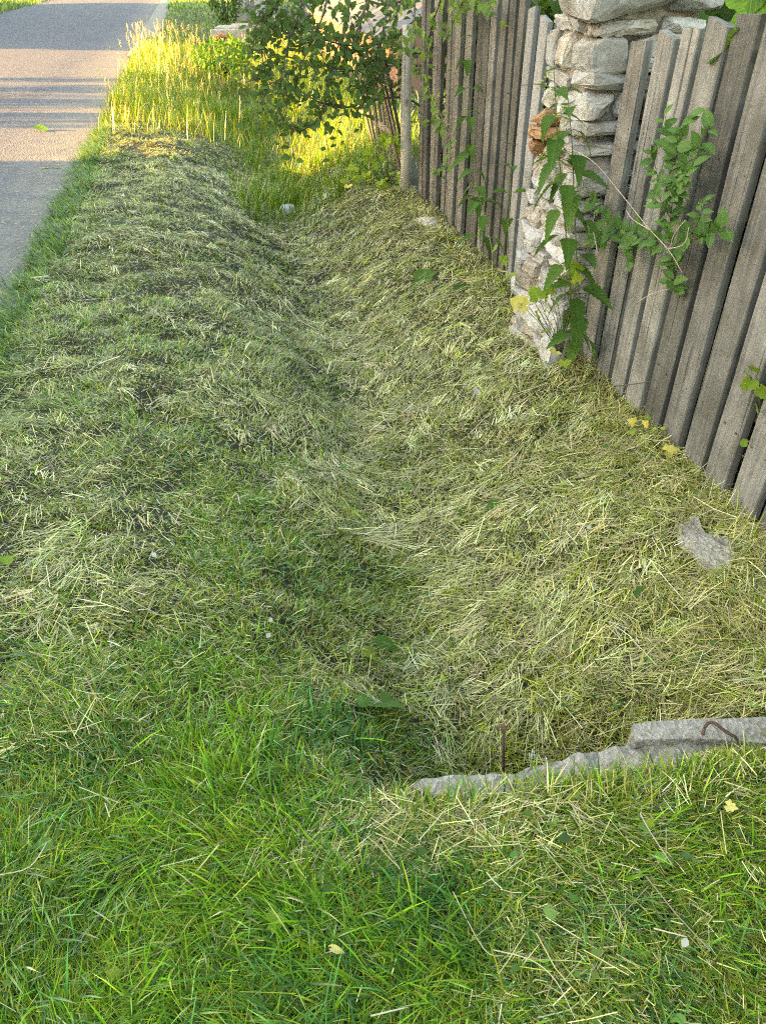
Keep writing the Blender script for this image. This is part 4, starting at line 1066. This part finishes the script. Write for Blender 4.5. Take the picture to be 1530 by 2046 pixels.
# limp swaths: bunches of longer cut blades lying together
x, y = scatter(4600, -1.15, 1.7, .9, 9.0, pw=1.2); k = keep_off(x, y) & (rng.random(len(x)) < np.clip(.25 + .8*amt(x, y) - .8*lushness(x, y) - .22*(1-sstep(.1, .6, x)), .02, 1)); x, y = x[k], y[k]; nc = len(x); per = 11
ca = np.repeat(2*np.pi*vnoise(x, y, 1.3, 43) + rng.normal(0, .8, nc), per); cc_ = np.repeat(pal(nc, [STRAW, PALE, (.47, .46, .22), (.36, .37, .12), YGREEN, (.30, .25, .12)], [2, 1.2, 2.5, 2.2, 2, 1.3]), per, 0)
n = nc*per; X = np.repeat(x, per) + rng.normal(0, .016, n); Y = np.repeat(y, per) + rng.normal(0, .016, n); az = ca + rng.normal(0, .36, n); Ls = rng.uniform(.03, .115, n)*np.repeat(rng.uniform(.6, 1.1, nc), per)
k = keep_off(X, Y) & keep_off(X+np.cos(az)*Ls, Y+np.sin(az)*Ls); X, Y, az, Ls, cc_ = X[k], Y[k], az[k], Ls[k], cc_[k]; n = len(X)
sl = np.arctan2(height(X+np.cos(az)*Ls, Y+np.sin(az)*Ls) - height(X, Y), Ls); dd = np.sqrt(X*X+Y*Y)
hs.append(blades(P3(X, Y, 0) + np.stack([0*X, 0*X, rng.uniform(.008, .034, n)], 1), az, np.pi/2 - sl - rng.uniform(.02, .22, n), Ls, rng.uniform(.0010, .0023, n)*(1+.12*dd), rng.uniform(.0, .35, n), cc_*np.exp(rng.normal(0, .18, (n, 1))), 2, None, .3, flat=True))
# clippings blown onto the road edge
n = 700; y = 2.5 + 8*rng.random(n); x = ROAD_R + .05 - np.abs(rng.normal(0, .22, n)); c_ = pal(n, [STRAW, OLIVE, DEEP, BROWN], [2, 2, 1, 2])
hs.append(blades(np.stack([x, y, .05*(1-((x+4.36)/3.1)**2)+.006], 1), rng.uniform(0, 2*np.pi, n), np.full(n, 1.53), rng.uniform(.015, .07, n), rng.uniform(.002, .004, n), rng.normal(0, .05, n), c_, 2, None, .2, flat=True))
# blades overhanging the near side of the concrete
n = 750; x = rng.uniform(.28, 1.6, n); y = np.interp(x, [.30, .5, .7, .9, 1.25, 1.7], [1.04, 1.03, 1.01, .98, .97, .96]) - np.abs(rng.normal(0, .03, n)) + (vnoise(x, x*0, 9, 8)-.5)*.05
c_ = pal(n, [FRESH, DEEP, YGREEN, OLIVE, STRAW], [3, 2, 2, 1.5, 1.2])
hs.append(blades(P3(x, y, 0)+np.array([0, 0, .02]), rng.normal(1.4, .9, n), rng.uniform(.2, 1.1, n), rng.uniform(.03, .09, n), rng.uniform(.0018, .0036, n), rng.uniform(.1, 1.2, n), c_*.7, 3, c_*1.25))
# matted dry grass spilling over the low end of the concrete
n = 1500; x = rng.normal(.22, .15, n); y = rng.normal(.95, .045, n); k = keep_off(x, y); x, y = x[k], y[k]; n = len(x)
c_ = pal(n, [STRAW, PALE, (.36, .29, .16), (.30, .30, .10)], [3, 2, 2, 1.2])
hs.append(blades(P3(x, y, 0), rng.normal(.2, .8, n), rng.uniform(.9, 1.5, n), rng.uniform(.04, .10, n), rng.uniform(.0012, .0022, n), rng.uniform(0, .7, n), c_, 3, c_*1.1))
n = 2600; y = 1.6 + 5.6*rng.random(n)**1.3; x = 1.70 - np.abs(rng.normal(0, .10, n)); k = keep_off(x, y) & ~((y > 3.2) & (y < 3.95) & (x > 1.5)); x, y = x[k], y[k]; n = len(x)
c_ = pal(n, [STRAW, PALE, YGREEN, OLIVE, BROWN], [2, 1.5, 2, 2, 1])
hs.append(blades(P3(x, y, 0), rng.uniform(0, 2*np.pi, n), rng.uniform(.1, 1.2, n), rng.uniform(.03, .15, n)*rng.uniform(.4, 1.2, n), rng.uniform(.0014, .003, n), rng.uniform(0, 1.2, n), c_, 3, c_*1.1))
build_blades('cut_hay', hs, M['hay'], 'pale dry cut grass and straw strewn over the ditch and banks')

# bundle of dry straws in the ditch
bd = at_z(775, 1072, -.33); n = 60
x = bd.x + rng.normal(-.07, .07, n); y = bd.y + rng.normal(0, .028, n); c_ = pal(n, [PALE, STRAW, (.36, .30, .10), (.42, .36, .14)], [2, 2, 2, 1])
o = build_blades('straw_bundle', [blades(P3(x, y, .03), rng.normal(-.15, .5, n), np.full(n, 1.48)+rng.normal(0, .13, n), rng.uniform(.05, .17, n), rng.uniform(.0018, .003, n), rng.normal(.15, .1, n), c_, 3, None, .3, flat=True)], M['hay'], 'raked bundle of yellow dry straws lying in the middle of the ditch')
o['category'] = 'straw'; del o['kind']

# --- tall uncut grass further along
def tall(n, x0, x1, y0, y1, hmin, hmax, cols, wts, wd, field=None, lean=.25, cmul=1.1):
    x = rng.uniform(x0, x1, n); y = y0 + (y1-y0)*rng.random(n)**1.25
    x = x + (vnoise(x, y, 3, 51)-.5)*.3; y = y + (vnoise(x, y, 3, 52)-.5)*.3
    k = (x > ROAD_R + .02)
    if field is not None: k &= rng.random(n) < field(x, y)
    x, y = x[k], y[k]; n = len(x); hm = .55 + .75*fbm(x, y, 1.4, 53)
    c_ = pal(n, cols, wts)
    return blades(P3(x, y, -.01), rng.uniform(0, 2*np.pi, n), rng.uniform(0, lean, n), rng.uniform(hmin, hmax, n)*hm, rng.uniform(*wd, n), rng.uniform(.1, 1.1, n), c_*.9, 3, c_*cmul)
GR = [(.11, .22, .012), (.055, .14, .014), (.20, .27, .018), (.30, .29, .05), (.36, .31, .11)]
edge = lambda x, y: sstep(10.0, 11.3, y + 1.5*sstep(.1, .8, x) + .4*(vnoise(x, y, 3, 54)-.5))
ts = [tall(27000, -1.24, 2.2, 7.4, 14.5, .10, .28, GR, [3.5, 2, 2.8, .5, .2], (.003, .0055), lambda x, y: np.maximum(edge(x, y), sstep(7.6, 8.2, y)*sstep(.35, .8, x)*.8)),
      tall(25000, -1.24, 2.4, 12, 23.2, .12, .32, GR, [3, 2, 2.6, .8, .5], (.004, .008)),
      tall(900, -1.2, 2.0, 9.9, 14, .3, .5, GR, [1, 1, 2, 2, 1.6], (.003, .005), None, .15),
      tall(3600, .3, 1.75, 6.9, 9.0, .12, .34, GR, [2.5, 3, 1.2, .3, .1], (.0035, .006), lambda x, y: sstep(7.0, 7.7, y)*.9)]
# flowering stalks with seed heads
for (n, y0, y1, ss) in ((70, 10.8, 14, 1.0), (420, 15, 23, 1.0)):
    x = rng.uniform(-1.2, 2.0, n); y = y0 + (y1-y0)*rng.random(n); hgt = rng.uniform(.35, .70, n); az = rng.uniform(0, 2*np.pi, n); ln_ = rng.uniform(0, .16, n)
    k = fbm(x, y, 1.2, 55) > .38; x, y, hgt, az, ln_ = x[k], y[k], hgt[k], az[k], ln_[k]; n = len(x)
    c_ = pal(n, [(.46, .38, .20), (.40, .36, .14), (.34, .34, .12)], [2, 1, 1]); base = P3(x, y)
    ts.append(blades(base, az, ln_, hgt, np.full(n, .0035*ss), np.full(n, .15), c_*.8, 2, c_, flat=True))
    tipp = base + hgt[:, None]*np.stack([np.sin(ln_+.08)*np.cos(az), np.sin(ln_+.08)*np.sin(az), np.cos(ln_+.08)], 1)
    for j in range(9):
        q_ = tipp - np.array([0, 0, 1.0])*(j*.012) + rng.normal(0, .006, (n, 3))
        ts.append(blades(q_, rng.uniform(0, 2*np.pi, n), rng.uniform(.1, .9, n), np.full(n, .045), np.full(n, .008*ss), np.full(n, .3), c_, 2))
build_blades('tall_grass', ts, M['grass'], 'tall uncut grass with seed heads beyond the mown part')
# --- far lawns
def lawn(n, x0, x1, y0, y1, wd, hr):
    x = rng.uniform(x0, x1, n); y = y0 + (y1-y0)*rng.random(n)**1.6
    c_ = pal(n, [FRESH, DEEP, YGREEN, OLIVE], [3, 2, 1.2, 1])
    return blades(P3(x, y), rng.uniform(0, 2*np.pi, n), rng.uniform(.1, .6, n), rng.uniform(*hr, n), np.full(n, wd), rng.uniform(.2, 1, n), c_, 2, c_*1.1)
build_blades('far_lawn', [lawn(15000, -.85, 3.5, 22.8, 44, .014, (.05, .11)), lawn(6000, -.9, 5, 42, 75, .03, (.08, .2)), lawn(3000, 2.2, 6, 9, 23, .02, (.08, .2))], M['grass'], 'short grass of the far verge past the culvert')
build_blades('roadside_grass', [lawn(11000, -11.5, -7.4, 28, 75, .025, (.08, .28))], M['grass'], 'grass verge on the far left side of the road')

# --- clover and small broad leaves between the blades
def flat_leaves(n, field, size, cols, wts, y1=4.5):
    x, y = scatter(n, -1.1, 1.7, .2, y1, pw=1.4); k = keep_off(x, y) & (rng.random(len(x)) < field(x, y)); x, y = x[k], y[k]; n = len(x)
    s = rng.uniform(*size, n); c_ = pal(n, cols, wts); az = rng.uniform(0, 2*np.pi, n)
    base = P3(x, y, 0) + np.stack([np.zeros(n), np.zeros(n), rng.uniform(.012, .045, n)], 1)
    ang = np.linspace(0, 2*np.pi, 8, endpoint=False); nv = 9
    V = np.empty((n, nv, 3)); V[:, 0] = base
    tx, ty = rng.normal(0, .35, n), rng.normal(0, .35, n)
    for j, a in enumerate(ang):
        rr_ = s*(1.0 if j else .45)
        dx, dy = rr_*np.cos(a+az), rr_*np.sin(a+az)*.9
        V[:, j+1] = base + np.stack([dx, dy, dx*tx+dy*ty], 1)
    o_ = (np.arange(n)*nv)[:, None]
    loops = np.concatenate([o_ + np.array([0, j+1, (j+1) % 8 + 1])[None] for j in range(8)], 1).ravel()
    return V.reshape(-1, 3), np.repeat(c_, nv, 0), loops, np.full(n*8, 3)
cl = [flat_leaves(900, lambda x, y: sstep(.5, .7, fbm(x, y, 2.2, 61))*.9, (.006, .012), [(.07, .15, .035), (.11, .20, .05), (.2, .26, .07)], [3, 3, 1]),
      flat_leaves(420, lambda x, y: .2+.8*(x > .55), (.008, .017), [(.10, .19, .05), (.16, .25, .06), (.06, .13, .04)], [3, 2, 2])]
build_blades('clover', cl, M['grass'], 'small round clover leaves scattered in the turf')

# ------------------------------------------------------------------ single leaves, petals and stalks lying about
def on_ground(px, py, dz=.03):
    z0 = 0.0
    for _ in range(6):
        p = at_z(px, py, z0); z0 = float(height(p.x, p.y))+dz
    return Vector((p.x, p.y, z0))
dock = strip_leaf('leaf', [(t, ov(t, .2, .7)) for t in (0, .1, .25, .45, .65, .85, 1)], .3, .2)
def loose_leaf(px, py, px2, py2, mat, mesh, label, cat, wide=1.0, dz=.035):
    a, b = on_ground(px, py, dz), on_ground(px2, py2, dz); s = (b-a).length
    m_ = mesh.copy(); m_.materials.clear(); m_.materials.append(M[mat])
    tag(link('fallen_leaf', m_, None, None, frame_mat(a, b-a, Vector((-.1, -.35, 1)), (s*wide, s, s))), label, cat)
loose_leaf(745, 1278, 805, 1296, 'leaf_dock', dock, 'dark green long leaf lying in the ditch right of a pale leaf', 'leaf', 1.1)
loose_leaf(725, 1305, 770, 1310, 'leaf_lobed', dock, 'pale green folded leaf beside the dark long leaf in the ditch', 'leaf', 1.1)
loose_leaf(735, 1410, 768, 1382, 'leaf_dock', OVATE[1], 'upright broad dock leaf low in the ditch, middle of three', 'leaf', 1.3, .06)
loose_leaf(735, 1412, 715, 1392, 'leaf_dock', OVATE[1], 'upright broad dock leaf low in the ditch, left of three', 'leaf', 1.4, .05)
loose_leaf(765, 1408, 798, 1392, 'leaf_dock', OVATE[0], 'upright broad dock leaf low in the ditch, right of three', 'leaf', 1.3, .05)
loose_leaf(828, 560, 880, 545, 'leaf_nettle', LOBED[0], 'torn nettle leaf lying on the cut grass near the far fence', 'leaf', 1.0)
loose_leaf(905, 580, 945, 560, 'leaf_nettle', OVATE[1], 'wilted green leaf on the cut grass left of the pillar', 'leaf', .9)
loose_leaf(972, 1010, 1010, 1008, 'leaf_nettle', NETTLE[0], 'cut nettle leaf lying in the hay right of the straw bundle', 'leaf')
loose_leaf(1212, 1480, 1232, 1458, 'leaf_nettle', OVATE[0], 'green leaf at the dark hole beside the concrete edge', 'leaf', 1.2, -.02)
loose_leaf(1288, 1640, 1310, 1648, 'leaf_lobed', OVATE[1], 'single light green leaf on the grass below the concrete', 'leaf', 1.5)
loose_leaf(1448, 1608, 1476, 1618, 'leaf_yellow', LOBED[0], 'bright yellow leaf on the grass near the right edge', 'leaf')
loose_leaf(1326, 900, 1360, 894, 'leaf_yellow', LOBED[1], 'withered yellow leaf at the foot of the near fence', 'leaf')
loose_leaf(655, 1890, 690, 1905, 'leaf_yellow', NARROW[0], 'orange-yellow curled leaf in the grass at the bottom', 'leaf')
loose_leaf(80, 1698, 105, 1672, 'leaf_dock', ROUND[0], 'round green leaf deep in the grass at lower left', 'leaf')
loose_leaf(212, 1948, 245, 1945, 'leaf_lobed', OVATE[1], 'pale cut leaf lying on the grass at the bottom left', 'leaf', 1.3)
loose_leaf(535, 1845, 575, 1835, 'leaf_lobed', LOBED[0], 'pale lobed leaf in the grass at the bottom middle', 'leaf')
loose_leaf(5, 1125, 32, 1110, 'leaf_lobed', LOBED[0], 'pale green leaf on the left bank at the picture edge', 'leaf')
p = at_z(66, 257, .05); q2 = at_z(92, 255, .05)
me = OVATE[1].copy(); me.materials.clear(); me.materials.append(M['leaf_dock'])
tag(link('fallen_leaf', me, None, None, frame_mat(p, q2-p, (0, -.3, 1), (.3, .26, .5))), 'lone green leaf lying out on the sunlit road', 'leaf')
p = at_z(82, 337, .045); q2 = at_z(125, 338, .05)
tag(link('grass_blade', tube_mesh('grass_blade', [p, p.lerp(q2, .5)+Vector((0, 0, .012)), q2], .009, .003, 5), None, M['stem_green']), 'cut green grass blade lying on the shaded road edge', 'grass blade')
for px, py, lb in ((312, 1113, 'white petal lying on the left bank'), (545, 1238, 'upper cream petal in the ditch bottom left of the dock leaves'), (540, 1265, 'lower pale petal in the ditch bottom left of the dock leaves'), (1045, 988, 'tiny white flower in the hay below the near fence'), (1180, 1052, 'white petal in the turf left of the concrete patch'), (1372, 1874, 'white petal in the grass at the lower right')):
    p = on_ground(px, py, .04); m_ = OVATE[1].copy(); m_.materials.clear(); m_.materials.append(M['petal'])
    tag(link('petal', m_, None, None, frame_mat(p, rv(1)*Vector((1, 1, .2)), Vector((0, -.4, 1))+rv(.3), (.026, .02, .02))), lb, 'petal')
def stalk(pts_, label, r=.0014, mat='stalk_dry', dz=.05):
    pp = [on_ground(px, py, dz) for px, py in pts_]
    tag(link('dry_stalk', tube_mesh('dry_stalk', smooth_path(pp, 4), r, r*.7, 5), None, M[mat]), label, 'stalk')
stalk([(1278, 1625), (1300, 1665), (1342, 1728)], 'white thin stalk lying below the light green leaf', .0016, 'twig_pale')
stalk([(985, 1898), (1060, 1918), (1110, 1960), (1148, 2035)], 'long bent straw curving down at the bottom right', .0013)
stalk([(1305, 1855), (1372, 1872)], 'short flat pale straw beside the white petal at lower right', .0018)
stalk([(0, 1748), (60, 1732), (95, 1682)], 'bent pale straw at the lower left edge', .0015)
stalk([(905, 1782), (965, 1895), (1005, 1910)], 'thin straw with seed head slanting in the lower grass', .001)
stalk([(740, 2030), (815, 2012)], 'thick broken straw at the very bottom middle', .0017)
stalk([(275, 885), (290, 862), (322, 838)], 'brown curved twig on the left bank', .003, 'bark', .03)
stalk([(960, 1032), (1045, 1042)], 'thin dark twig in the hay right of the straw bundle', .002, 'bark', .03)
stalk([(555, 590), (600, 640), (640, 660)], 'dry stem lying down the dark ditch side', .0025)
for pts_, lb in ((((1212, 1605), (1213, 1570), (1208, 1540)), 'yellow upright shoot in front of the concrete, left of three'), (((1255, 1608), (1247, 1570), (1246, 1530)), 'yellow upright shoot in front of the concrete, middle of three'), (((1302, 1628), (1301, 1580), (1297, 1535)), 'yellow upright shoot in front of the concrete, right of three')):
    y_ = at_z(*pts_[0], .01).y
    tag(link('shoot', tube_mesh('shoot', smooth_path([at_y(px, py, y_+.01) for px, py in pts_], 4), .0014, .001, 5), None, M['leaf_yellow']), lb, 'shoot')
